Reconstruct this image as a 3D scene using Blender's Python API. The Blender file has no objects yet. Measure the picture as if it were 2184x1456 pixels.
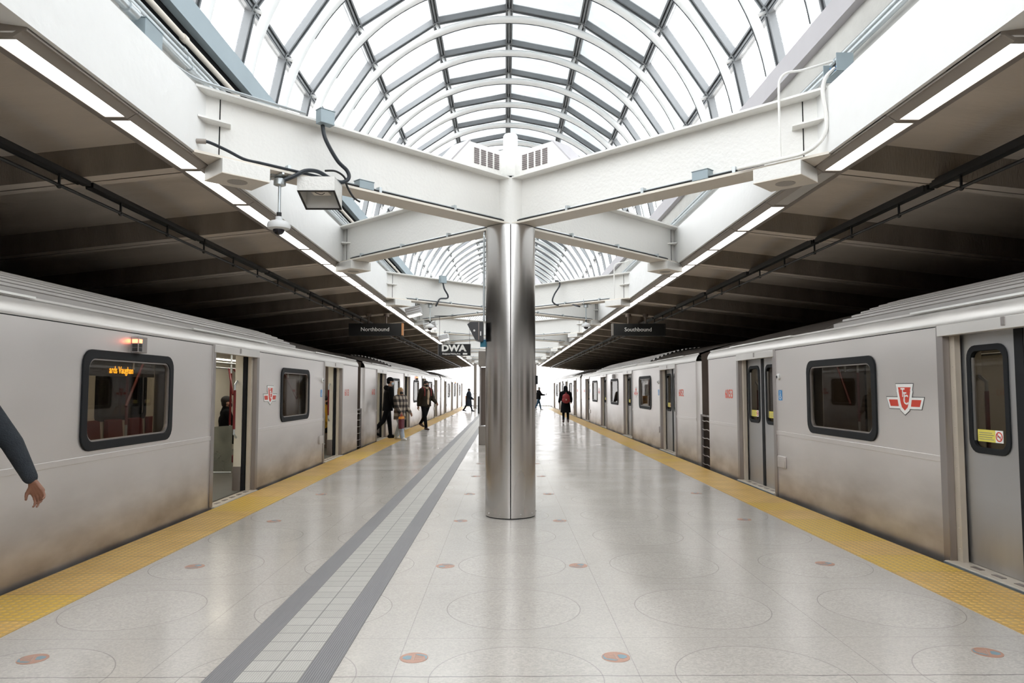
import bpy, math, random
from mathutils import Vector, Matrix, Euler
random.seed(7)
PI = math.pi
SC = bpy.context.scene
COL = SC.collection
CX = 0.06            # centre line of the platform
R = math.radians

# ------------------------------------------------------------------ materials
def nodes_of(name):
    m = bpy.data.materials.new(name); m.use_nodes = True
    nt = m.node_tree; nt.nodes.clear()
    out = nt.nodes.new('ShaderNodeOutputMaterial')
    return m, nt, nt.nodes, nt.links, out

def pm(name, col, rough=.5, metal=0., var=.08, scale=3., bump=0., bscale=40., stretch=(1, 1, 1), spec=.5, rvar=0., emit=None, estr=0., dirt=None, det=4):
    """principled material with procedural colour / roughness variation; dirt=(colour, z0, z1) darkens low places"""
    m, nt, N, L, out = nodes_of(name)
    b = N.new('ShaderNodeBsdfPrincipled'); L.new(b.outputs[0], out.inputs[0])
    tc = N.new('ShaderNodeTexCoord'); mp = N.new('ShaderNodeMapping'); mp.inputs['Scale'].default_value = stretch
    L.new(tc.outputs['Object'], mp.inputs[0])
    ns = N.new('ShaderNodeTexNoise'); ns.inputs['Scale'].default_value = scale; ns.inputs['Detail'].default_value = det
    L.new(mp.outputs[0], ns.inputs['Vector'])
    mx = N.new('ShaderNodeMix'); mx.data_type = 'RGBA'
    c1 = [max(0, c * (1 - var)) for c in col[:3]] + [1]; c2 = [min(1, c * (1 + var)) for c in col[:3]] + [1]
    mx.inputs[6].default_value = c1; mx.inputs[7].default_value = c2
    L.new(ns.outputs[0], mx.inputs[0])
    colout = mx.outputs[2]
    if dirt:
        dc, z0, z1, amt = dirt
        sp = N.new('ShaderNodeSeparateXYZ'); L.new(tc.outputs['Object'], sp.inputs[0])
        mr = N.new('ShaderNodeMapRange'); mr.inputs[1].default_value = z0; mr.inputs[2].default_value = z1
        mr.inputs[3].default_value = amt; mr.inputs[4].default_value = 0
        L.new(sp.outputs[2], mr.inputs[0])
        ml = N.new('ShaderNodeMath'); ml.operation = 'MULTIPLY'; L.new(mr.outputs[0], ml.inputs[0])
        n3 = N.new('ShaderNodeTexNoise'); n3.inputs['Scale'].default_value = 2.5; n3.inputs['Detail'].default_value = 5
        L.new(mp.outputs[0], n3.inputs['Vector'])
        m3 = N.new('ShaderNodeMapRange'); m3.inputs[1].default_value = .25; m3.inputs[2].default_value = .7; m3.inputs[3].default_value = .35
        L.new(n3.outputs[0], m3.inputs[0]); L.new(m3.outputs[0], ml.inputs[1])
        m2 = N.new('ShaderNodeMix'); m2.data_type = 'RGBA'; m2.inputs[7].default_value = (*dc, 1)
        L.new(ml.outputs[0], m2.inputs[0]); L.new(colout, m2.inputs[6]); colout = m2.outputs[2]
    L.new(colout, b.inputs['Base Color'])
    b.inputs['Roughness'].default_value = rough; b.inputs['Metallic'].default_value = metal
    b.inputs['Specular IOR Level'].default_value = spec
    if rvar:
        mr = N.new('ShaderNodeMapRange'); mr.inputs[3].default_value = max(0, rough - rvar); mr.inputs[4].default_value = min(1, rough + rvar)
        mr.inputs[1].default_value = .3; mr.inputs[2].default_value = .7
        L.new(ns.outputs[0], mr.inputs[0]); L.new(mr.outputs[0], b.inputs['Roughness'])
    if bump:
        n2 = N.new('ShaderNodeTexNoise'); n2.inputs['Scale'].default_value = bscale; n2.inputs['Detail'].default_value = 3
        L.new(mp.outputs[0], n2.inputs['Vector'])
        bp = N.new('ShaderNodeBump'); bp.inputs['Strength'].default_value = bump; bp.inputs['Distance'].default_value = .02
        L.new(n2.outputs[0], bp.inputs['Height']); L.new(bp.outputs[0], b.inputs['Normal'])
    if emit:
        b.inputs['Emission Color'].default_value = (*emit, 1); b.inputs['Emission Strength'].default_value = estr
    return m

def mat_emit(name, col, s):
    m, nt, N, L, out = nodes_of(name)
    e = N.new('ShaderNodeEmission'); e.inputs[0].default_value = (*col, 1); e.inputs[1].default_value = s
    L.new(e.outputs[0], out.inputs[0]); return m

def mat_glass(name, tint, refl=.12, rough=.02, haze=0., hazecol=(.8, .85, .86), fmul=1.):
    m, nt, N, L, out = nodes_of(name)
    t = N.new('ShaderNodeBsdfTransparent'); t.inputs[0].default_value = (*tint, 1)
    g = N.new('ShaderNodeBsdfGlossy'); g.inputs['Roughness'].default_value = rough
    fr = N.new('ShaderNodeLayerWeight'); fr.inputs[0].default_value = .5
    pw = N.new('ShaderNodeMath'); pw.operation = 'POWER'; pw.inputs[1].default_value = 4.; L.new(fr.outputs['Facing'], pw.inputs[0])
    ad = N.new('ShaderNodeMath'); ad.operation = 'MULTIPLY_ADD'; ad.inputs[1].default_value = fmul * .8; ad.inputs[2].default_value = refl
    ad.use_clamp = True
    L.new(pw.outputs[0], ad.inputs[0])
    mx = N.new('ShaderNodeMixShader'); L.new(ad.outputs[0], mx.inputs[0]); L.new(t.outputs[0], mx.inputs[1]); L.new(g.outputs[0], mx.inputs[2])
    last = mx.outputs[0]
    if haze:
        d = N.new('ShaderNodeBsdfTranslucent'); d.inputs[0].default_value = (*hazecol, 1)
        ns = N.new('ShaderNodeTexNoise'); ns.inputs['Scale'].default_value = 1.3; ns.inputs['Detail'].default_value = 5
        tc = N.new('ShaderNodeTexCoord'); L.new(tc.outputs['Object'], ns.inputs['Vector'])
        mr = N.new('ShaderNodeMapRange'); mr.inputs[1].default_value = .3; mr.inputs[2].default_value = .75
        mr.inputs[3].default_value = haze * .5; mr.inputs[4].default_value = min(1, haze * 1.5)
        L.new(ns.outputs[0], mr.inputs[0])
        m2 = N.new('ShaderNodeMixShader'); L.new(mr.outputs[0], m2.inputs[0]); L.new(last, m2.inputs[1]); L.new(d.outputs[0], m2.inputs[2])
        last = m2.outputs[0]
    L.new(last, out.inputs[0]); return m

M = {}
M['white'] = pm('white_paint', (.83, .82, .79), .42, 0, .05, 1.2, .25, 30, rvar=.08)
M['cream'] = pm('cream_paint', (.78, .72, .64), .5, 0, .05, 1.5, .15, 30)
M['beamwhite'] = pm('painted_concrete', (.87, .87, .86), .62, 0, .05, 1.2, .35, 9)
M['arch'] = pm('arch_white', (.80, .81, .81), .4, 0, .03, 2)
M['alu'] = pm('mullion_grey', (.20, .21, .22), .42, .2, .15, 4, rvar=.1)
M['gutter'] = pm('gutter_bluegrey', (.33, .40, .44), .5, .1, .1, 2)
M['dark'] = pm('dark_gap', (.012, .012, .013), .9, 0, .2, 3, spec=.05)
M['conduit'] = pm('galvanised', (.55, .59, .61), .35, .75, .15, 6)
M['galv'] = pm('box_bluegrey', (.30, .36, .39), .5, .3, .12, 5)
M['rubber'] = pm('black_rubber', (.010, .011, .013), .65, 0, .2, 5, spec=.25)
M['cable'] = pm('cable_sheath', (.022, .027, .034), .4, 0, .2, 5)
M['steelblack'] = pm('black_steel', (.018, .018, .018), .5, .2, .2, 5)
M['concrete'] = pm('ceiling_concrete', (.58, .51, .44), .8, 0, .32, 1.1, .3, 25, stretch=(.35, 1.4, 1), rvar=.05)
M['concretedark'] = pm('ceiling_concrete_shaded_stained', (.25, .215, .18), .85, 0, .35, 1.6, .3, 25, stretch=(3, 1, .6))  # stained concrete, darkened further to paint shade onto the upright rib faces
M['ledge'] = pm('ledge_concrete', (.55, .54, .51), .7, 0, .2, 3, .3, 20)
M['lighthouse'] = pm('light_housing', (.30, .265, .235), .5, .1, .1, 3)
M['lit'] = mat_emit('lit_diffuser', (1, .985, .95), 5.0)
M['unlit'] = pm('unlit_diffuser', (.55, .53, .5), .4, 0, .04, 2)
M['inox'] = pm('brushed_column_steel', (.62, .60, .585), .25, 1., .08, 1.2, 0, 8, stretch=(1.5, 1.5, .5), rvar=.03, det=1)
M['train'] = pm('train_steel', (.90, .865, .85), .38, .85, .06, 1.1, 0, 1.1, stretch=(1, .5, 1.3), rvar=.05, det=1, dirt=((.17, .12, .085), -.15, .85, .95))
M['trainrail'] = pm('train_cantrail', (.80, .78, .76), .38, .6, .06, 1.5, 0, 1.2, rvar=.05)
M['trainpost'] = pm('train_door_post', (.40, .37, .36), .42, .8, .1, 3, stretch=(1, 1, .4), dirt=((.2, .12, .06), -.1, .4, .7))
M['traindoor'] = pm('train_door_steel', (.60, .60, .61), .36, .85, .05, 2, stretch=(1, 1, .3), rvar=.06, dirt=((.18, .14, .11), -.1, .6, .7))
M['rivetstrip'] = pm('riveted_strip', (.62, .55, .46), .5, .3, .1, 4)
M['roofc'] = pm('roof_corrugated', (.50, .48, .465), .45, .6, .12, 1.2, stretch=(1, .4, 1))
M['roofd'] = pm('roof_dark', (.105, .092, .084), .5, .3, .25, 2)
M['endbrown'] = pm('car_end_brown', (.16, .125, .105), .55, .3, .2, 2)
M['glass'] = mat_glass('train_glass', (.56, .53, .49), .05, fmul=.15)
M['paneglass'] = mat_glass('skylight_glass', (.95, .97, .975), .02, .1, .10, fmul=.12)
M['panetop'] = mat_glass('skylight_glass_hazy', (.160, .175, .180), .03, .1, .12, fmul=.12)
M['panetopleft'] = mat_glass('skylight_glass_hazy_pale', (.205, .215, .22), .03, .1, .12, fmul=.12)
M['screen'] = mat_glass('windscreen_glass', (.66, .68, .65), .08, .1, .4, (.5, .52, .48))
M['incream'] = pm('interior_cream', (.74, .70, .60), .45, 0, .04, 2)
M['infloor'] = pm('interior_floor', (.13, .125, .11), .45, 0, .15, 4)
M['maroon'] = pm('maroon_rail', (.16, .012, .014), .35, 0, .1, 4)
M['seatred'] = pm('maroon_seat_fabric', (.14, .02, .025), .85, 0, .3, 40)
M['inlight'] = mat_emit('interior_light', (1, .93, .80), 7.5)
M['inlightdim'] = mat_emit('interior_light_dim', (1, .93, .80), 3.5)
M['bluewin'] = mat_glass('far_window_glass', (.6, .65, .72), .05)
M['amber'] = mat_emit('amber_leds', (1, .38, .02), 6)
M['redlamp'] = mat_emit('red_lamp', (1, .16, .06), 9)
M['blackpanel'] = pm('black_panel', (.015, .015, .017), .35, 0, .2, 3)
M['signblack'] = pm('sign_black', (.012, .012, .012), .4, 0, .15, 3)
M['textwhite'] = pm('sign_text_white', (.85, .84, .80), .5, 0, .02, 3, emit=(1, 1, .97), estr=.12)
M['wood'] = pm('sign_end_wood', (.55, .25, .10), .5, 0, .25, 9, emit=(1, .45, .15), estr=.1)  # faint emission paints the orange light falling on the wood
M['ttcred'] = pm('logo_red', (.62, .055, .03), .4, 0, .05, 6)
M['red'] = pm('number_red', (.80, .10, .05), .5, 0, .05, 6)
M['plainwhite'] = pm('decal_white', (.85, .85, .83), .45, 0, .03, 6)
M['plainblack'] = pm('decal_black', (.02, .02, .02), .45, 0, .05, 6)
M['accblue'] = pm('access_blue', (.035, .24, .55), .4, 0, .05, 6)
M['stickyellow'] = pm('sticker_yellow', (.75, .66, .12), .5, 0, .06, 6)
M['bluesign'] = pm('blue_sign', (.05, .36, .55), .4, 0, .05, 4)
M['trackbed'] = pm('track_bed', (.03, .028, .026), .9, 0, .3, 6, .6, 20)
M['rail'] = pm('running_rail', (.25, .22, .2), .35, .9, .1, 4)
M['darkwall'] = pm('tunnel_wall', (.035, .034, .034), .9, 0, .3, 2)
M['discorange'] = pm('medallion_orange', (.50, .27, .19), .3, 0, .15, 30)
M['discblue'] = pm('medallion_blue', (.20, .32, .38), .3, 0, .15, 30)
M['discline'] = pm('medallion_line', (.48, .40, .36), .3, 0, .1, 30)
M['strobe'] = pm('camera_white', (.78, .79, .80), .35, 0, .03, 4)
M['domeglass'] = pm('camera_dome_dark', (.015, .013, .02), .08, 0, .1, 4)
M['grille'] = pm('speaker_grille', (.42, .39, .36), .6, 0, .3, 120)
M['vent'] = pm('vent_slot', (.16, .13, .13), .6, 0, .5, 60, stretch=(.2, .2, 3))
M['ventgrey'] = pm('vent_side_grey', (.48, .46, .48), .5, 0, .06, 4)
M['lampwarm'] = mat_emit('floodlight_lens', (1, .88, .72), 4)
M['purple'] = M['ventgrey']
M['skin'] = pm('skin_light', (.52, .30, .21), .5, 0, .06, 12)
M['skind'] = pm('skin_brown', (.25, .115, .07), .5, 0, .08, 12)
M['blackcloth'] = pm('black_cloth', (.006, .006, .007), .9, 0, .3, 14, .4, 60, spec=.12)
M['blackdenim'] = pm('black_denim', (.006, .006, .008), .9, 0, .3, 20, spec=.12)
M['greycloth'] = pm('charcoal_knit', (.022, .027, .034), .9, 0, .35, 25, .5, 120)
M['navy'] = pm('navy_puffer', (.006, .016, .032), .55, 0, .4, 9, .8, 14)
M['olive'] = pm('olive_jacket', (.026, .020, .013), .8, 0, .35, 12, .7, 22, spec=.2)
M['beige'] = pm('beige_hoodie', (.50, .38, .27), .85, 0, .1, 15)
M['jeans'] = pm('light_jeans', (.42, .48, .56), .85, 0, .12, 18)
M['bluejeans'] = pm('blue_jeans', (.02, .07, .13), .85, 0, .2, 18)
M['hairblonde'] = pm('hair_blonde', (.40, .24, .10), .55, 0, .35, 25, .4, 60, stretch=(5, 5, .5))
M['hairdark'] = pm('hair_dark', (.012, .009, .007), .5, 0, .3, 25, .4, 60, stretch=(5, 5, .5))
M['maskblue'] = pm('mask_blue', (.55, .66, .75), .8, 0, .05, 20)
M['maskblack'] = pm('mask_black', (.012, .012, .013), .8, 0, .1, 20)
M['shoewhite'] = pm('shoe_white', (.82, .82, .82), .5, 0, .04, 15)
M['bootbrown'] = pm('boot_brown', (.06, .03, .025), .5, 0, .2, 15)
M['bagred'] = pm('bag_red', (.26, .02, .022), .6, 0, .15, 10)
M['bagmaroon'] = pm('bag_maroon', (.12, .018, .03), .6, 0, .15, 10)
M['yellowcoat'] = pm('mustard_coat', (.50, .27, .02), .8, 0, .15, 12)
M['hatwhite'] = pm('hat_grey_white', (.55, .54, .52), .9, 0, .2, 30)
M['orange'] = pm('sign_orange', (.75, .28, .03), .5, 0, .1, 6)
M['yellow'] = pm('board_yellow', (.75, .62, .08), .5, 0, .06, 6)

def floor_material():
    m, nt, N, L, out = nodes_of('terrazzo')
    b = N.new('ShaderNodeBsdfPrincipled'); L.new(b.outputs[0], out.inputs[0])
    tc = N.new('ShaderNodeTexCoord'); sp = N.new('ShaderNodeSeparateXYZ'); L.new(tc.outputs['Object'], sp.inputs[0])
    def mth(op, a, c=None, d=None, clamp=False):
        n = N.new('ShaderNodeMath'); n.operation = op; n.use_clamp = clamp
        for i, v in enumerate((a, c, d)):
            if v is None: continue
            if isinstance(v, (int, float)): n.inputs[i].default_value = v
            else: L.new(v, n.inputs[i])
        return n.outputs[0]
    def ramp(v, a, c, o0=0., o1=1.):
        n = N.new('ShaderNodeMapRange'); n.inputs[1].default_value = a; n.inputs[2].default_value = c
        n.inputs[3].default_value = o0; n.inputs[4].default_value = o1; L.new(v, n.inputs[0]); return n.outputs[0]
    X, Y = sp.outputs[0], sp.outputs[1]
    # cell-centred coordinates: joints at X = .70 + 1.295k, Y = 4.465 + 1.21k
    u = mth('SUBTRACT', mth('FLOORED_MODULO', mth('SUBTRACT', X, .705), 1.295), .6475)
    v = mth('SUBTRACT', mth('FLOORED_MODULO', mth('SUBTRACT', Y, 4.465), 1.21), .605)
    r = mth('SQRT', mth('ADD', mth('MULTIPLY', u, u), mth('MULTIPLY', v, v)))
    ring = mth('LESS_THAN', mth('ABSOLUTE', mth('SUBTRACT', r, .455)), .0032)
    jx = mth('LESS_THAN', mth('SUBTRACT', .6475, mth('ABSOLUTE', u)), .0022)
    jy = mth('LESS_THAN', mth('SUBTRACT', .605, mth('ABSOLUTE', v)), .0022)
    big = mth('LESS_THAN', mth('ABSOLUTE', mth('SUBTRACT', Y, 13.5)), .012)
    crk = N.new('ShaderNodeTexNoise'); crk.inputs['Scale'].default_value = 3.5; L.new(tc.outputs['Object'], crk.inputs['Vector'])
    crl = mth('LESS_THAN', mth('ABSOLUTE', mth('ADD', mth('SUBTRACT', Y, 3.885), mth('MULTIPLY', mth('SUBTRACT', crk.outputs[0], .5), .03))), mth('MULTIPLY', crk.outputs[0], .007))
    inside = mth('LESS_THAN', r, .452)
    # aggregate
    vo = N.new('ShaderNodeTexVoronoi'); vo.inputs['Scale'].default_value = 95; L.new(tc.outputs['Object'], vo.inputs['Vector'])
    vo2 = N.new('ShaderNodeTexVoronoi'); vo2.inputs['Scale'].default_value = 80; L.new(tc.outputs['Object'], vo2.inputs['Vector'])
    sc1 = N.new('ShaderNodeSeparateColor'); L.new(vo.outputs['Color'], sc1.inputs[0])
    sc2 = N.new('ShaderNodeSeparateColor'); L.new(vo2.outputs['Color'], sc2.inputs[0])
    a1 = ramp(sc1.outputs[0], 0, 1, .90, 1.06); a2 = ramp(sc2.outputs[0], 0, 1, .90, 1.10)
    mm = N.new('ShaderNodeMix'); mm.data_type = 'FLOAT'; L.new(inside, mm.inputs[0]); L.new(a1, mm.inputs[2]); L.new(a2, mm.inputs[3])
    big1 = N.new('ShaderNodeTexNoise'); big1.inputs['Scale'].default_value = .6; big1.inputs['Detail'].default_value = 5
    L.new(tc.outputs['Object'], big1.inputs['Vector'])
    tone = mth('MULTIPLY', mm.outputs[0], ramp(big1.outputs[0], .3, .7, .93, 1.05))
    cb = N.new('ShaderNodeVectorMath'); cb.operation = 'SCALE'; cb.inputs[0].default_value = (.545, .505, .46); L.new(tone, cb.inputs['Scale'])
    lines = mth('MAXIMUM', mth('MULTIPLY', ring, .42), mth('MAXIMUM', mth('MULTIPLY', mth('MAXIMUM', jx, jy), .42), mth('MULTIPLY', mth('MAXIMUM', big, crl), .9)))
    mx = N.new('ShaderNodeMix'); mx.data_type = 'RGBA'; L.new(lines, mx.inputs[0]); L.new(cb.outputs[0], mx.inputs[6]); mx.inputs[7].default_value = (.17, .15, .15, 1)
    L.new(mx.outputs[2], b.inputs['Base Color'])
    n2 = N.new('ShaderNodeTexNoise'); n2.inputs['Scale'].default_value = 1.1; n2.inputs['Detail'].default_value = 6
    L.new(tc.outputs['Object'], n2.inputs['Vector'])
    L.new(ramp(n2.outputs[0], .3, .7, .13, .26), b.inputs['Roughness'])
    b.inputs['Specular IOR Level'].default_value = .55
    bp = N.new('ShaderNodeBump'); bp.inputs['Strength'].default_value = .05; bp.inputs['Distance'].default_value = .02
    n4 = N.new('ShaderNodeTexNoise'); n4.inputs['Scale'].default_value = 2.2; L.new(tc.outputs['Object'], n4.inputs['Vector'])
    L.new(n4.outputs[0], bp.inputs['Height']); L.new(bp.outputs[0], b.inputs['Normal'])
    return m
M['floor'] = floor_material()

def yellow_material():
    m, nt, N, L, out = nodes_of('yellow_tactile')
    b = N.new('ShaderNodeBsdfPrincipled'); L.new(b.outputs[0], out.inputs[0])
    tc = N.new('ShaderNodeTexCoord'); sp = N.new('ShaderNodeSeparateXYZ'); L.new(tc.outputs['Object'], sp.inputs[0])
    def mth(op, a, c=None):
        n = N.new('ShaderNodeMath'); n.operation = op
        for i, v in enumerate((a, c)):
            if v is None: continue
            if isinstance(v, (int, float)): n.inputs[i].default_value = v
            else: L.new(v, n.inputs[i])
        return n.outputs[0]
    def ramp(v, a, c, o0=0., o1=1.):
        n = N.new('ShaderNodeMapRange'); n.inputs[1].default_value = a; n.inputs[2].default_value = c
        n.inputs[3].default_value = o0; n.inputs[4].default_value = o1; L.new(v, n.inputs[0]); return n.outputs[0]
    P = .06
    u = mth('SUBTRACT', mth('FLOORED_MODULO', sp.outputs[0], P), P / 2); v = mth('SUBTRACT', mth('FLOORED_MODULO', sp.outputs[1], P), P / 2)
    r = mth('SQRT', mth('ADD', mth('MULTIPLY', u, u), mth('MULTIPLY', v, v)))
    dome = ramp(r, .008, .020, 1., 0.)
    tid = mth('FLOOR', mth('DIVIDE', sp.outputs[1], .6)); tix = mth('FLOOR', mth('DIVIDE', sp.outputs[0], 20.))
    wn = N.new('ShaderNodeTexWhiteNoise'); wn.noise_dimensions = '2D'
    cv = N.new('ShaderNodeCombineXYZ'); L.new(tid, cv.inputs[0]); L.new(tix, cv.inputs[1]); L.new(cv.outputs[0], wn.inputs['Vector'])
    fresh = mth('GREATER_THAN', wn.outputs[0], .80)
    ns = N.new('ShaderNodeTexNoise'); ns.inputs['Scale'].default_value = 3; ns.inputs['Detail'].default_value = 6; L.new(tc.outputs['Object'], ns.inputs['Vector'])
    worn = N.new('ShaderNodeMix'); worn.data_type = 'RGBA'; worn.inputs[6].default_value = (.70, .42, .10, 1); worn.inputs[7].default_value = (.84, .53, .14, 1)
    L.new(ramp(ns.outputs[0], .35, .65), worn.inputs[0])
    c2 = N.new('ShaderNodeMix'); c2.data_type = 'RGBA'; L.new(mth('MULTIPLY', fresh, .85), c2.inputs[0]); L.new(worn.outputs[2], c2.inputs[6]); c2.inputs[7].default_value = (.78, .50, .05, 1)
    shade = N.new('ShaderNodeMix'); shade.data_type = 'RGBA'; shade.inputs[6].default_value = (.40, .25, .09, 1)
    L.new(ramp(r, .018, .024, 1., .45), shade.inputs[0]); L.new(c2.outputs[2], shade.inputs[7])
    jt = mth('LESS_THAN', mth('FLOORED_MODULO', sp.outputs[1], .6), .006)
    c3 = N.new('ShaderNodeMix'); c3.data_type = 'RGBA'; L.new(mth('MULTIPLY', jt, .7), c3.inputs[0]); L.new(shade.outputs[2], c3.inputs[6]); c3.inputs[7].default_value = (.1, .06, .03, 1)
    L.new(c3.outputs[2], b.inputs['Base Color']); b.inputs['Roughness'].default_value = .42
    bp = N.new('ShaderNodeBump'); bp.inputs['Strength'].default_value = .7; bp.inputs['Distance'].default_value = .006
    L.new(dome, bp.inputs['Height']); L.new(bp.outputs[0], b.inputs['Normal'])
    return m
M['yellowtile'] = yellow_material()

def guide_material(name, col, line, w, h, lw):
    m, nt, N, L, out = nodes_of(name)
    b = N.new('ShaderNodeBsdfPrincipled'); L.new(b.outputs[0], out.inputs[0])
    tc = N.new('ShaderNodeTexCoord')
    br = N.new('ShaderNodeTexBrick'); br.offset = 0.; br.inputs['Scale'].default_value = 1.
    br.inputs['Brick Width'].default_value = w; br.inputs['Row Height'].default_value = h; br.inputs['Mortar Size'].default_value = lw
    br.inputs['Color1'].default_value = (*col, 1); br.inputs['Color2'].default_value = (*[c * .9 for c in col], 1); br.inputs['Mortar'].default_value = (*line, 1)
    L.new(tc.outputs['Object'], br.inputs['Vector'])
    L.new(br.outputs['Color'], b.inputs['Base Color']); b.inputs['Roughness'].default_value = .4
    wv = N.new('ShaderNodeTexWave'); wv.inputs['Scale'].default_value = 24; L.new(tc.outputs['Object'], wv.inputs['Vector'])
    bp = N.new('ShaderNodeBump'); bp.inputs['Strength'].default_value = .25; bp.inputs['Distance'].default_value = .005
    L.new(wv.outputs[1], bp.inputs['Height']); L.new(bp.outputs[0], b.inputs['Normal'])
    return m
M['guidelight'] = guide_material('guide_light_tiles', (.52, .50, .46), (.2, .19, .18), .168, .15, .004)
M['guidedark'] = guide_material('guide_grey_band', (.235, .23, .235), (.2, .19, .19), .168, .6, .002)

def plaid_material():
    m, nt, N, L, out = nodes_of('plaid_wool')
    b = N.new('ShaderNodeBsdfPrincipled'); L.new(b.outputs[0], out.inputs[0])
    tc = N.new('ShaderNodeTexCoord')
    ws = []
    for d in ('X', 'Z'):
        w = N.new('ShaderNodeTexWave'); w.bands_direction = d; w.inputs['Scale'].default_value = 1.9 if d == 'Z' else 2.4; w.inputs['Distortion'].default_value = .4
        L.new(tc.outputs['Object'], w.inputs['Vector'])
        g = N.new('ShaderNodeMath'); g.operation = 'GREATER_THAN'; g.inputs[1].default_value = .5; L.new(w.outputs[1], g.inputs[0]); ws.append(g)
    ad = N.new('ShaderNodeMath'); ad.operation = 'ADD'; L.new(ws[0].outputs[0], ad.inputs[0]); L.new(ws[1].outputs[0], ad.inputs[1])
    cr = N.new('ShaderNodeValToRGB'); dv = N.new('ShaderNodeMath'); dv.operation = 'MULTIPLY'; dv.inputs[1].default_value = .5
    L.new(ad.outputs[0], dv.inputs[0]); L.new(dv.outputs[0], cr.inputs[0])
    e = cr.color_ramp.elements; e[0].color = (.02, .018, .018, 1); e[1].color = (.42, .36, .29, 1)
    x = e.new(.5); x.color = (.13, .10, .085, 1)
    L.new(cr.outputs[0], b.inputs['Base Color']); b.inputs['Roughness'].default_value = .9
    return m
M['plaid'] = plaid_material()

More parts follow.
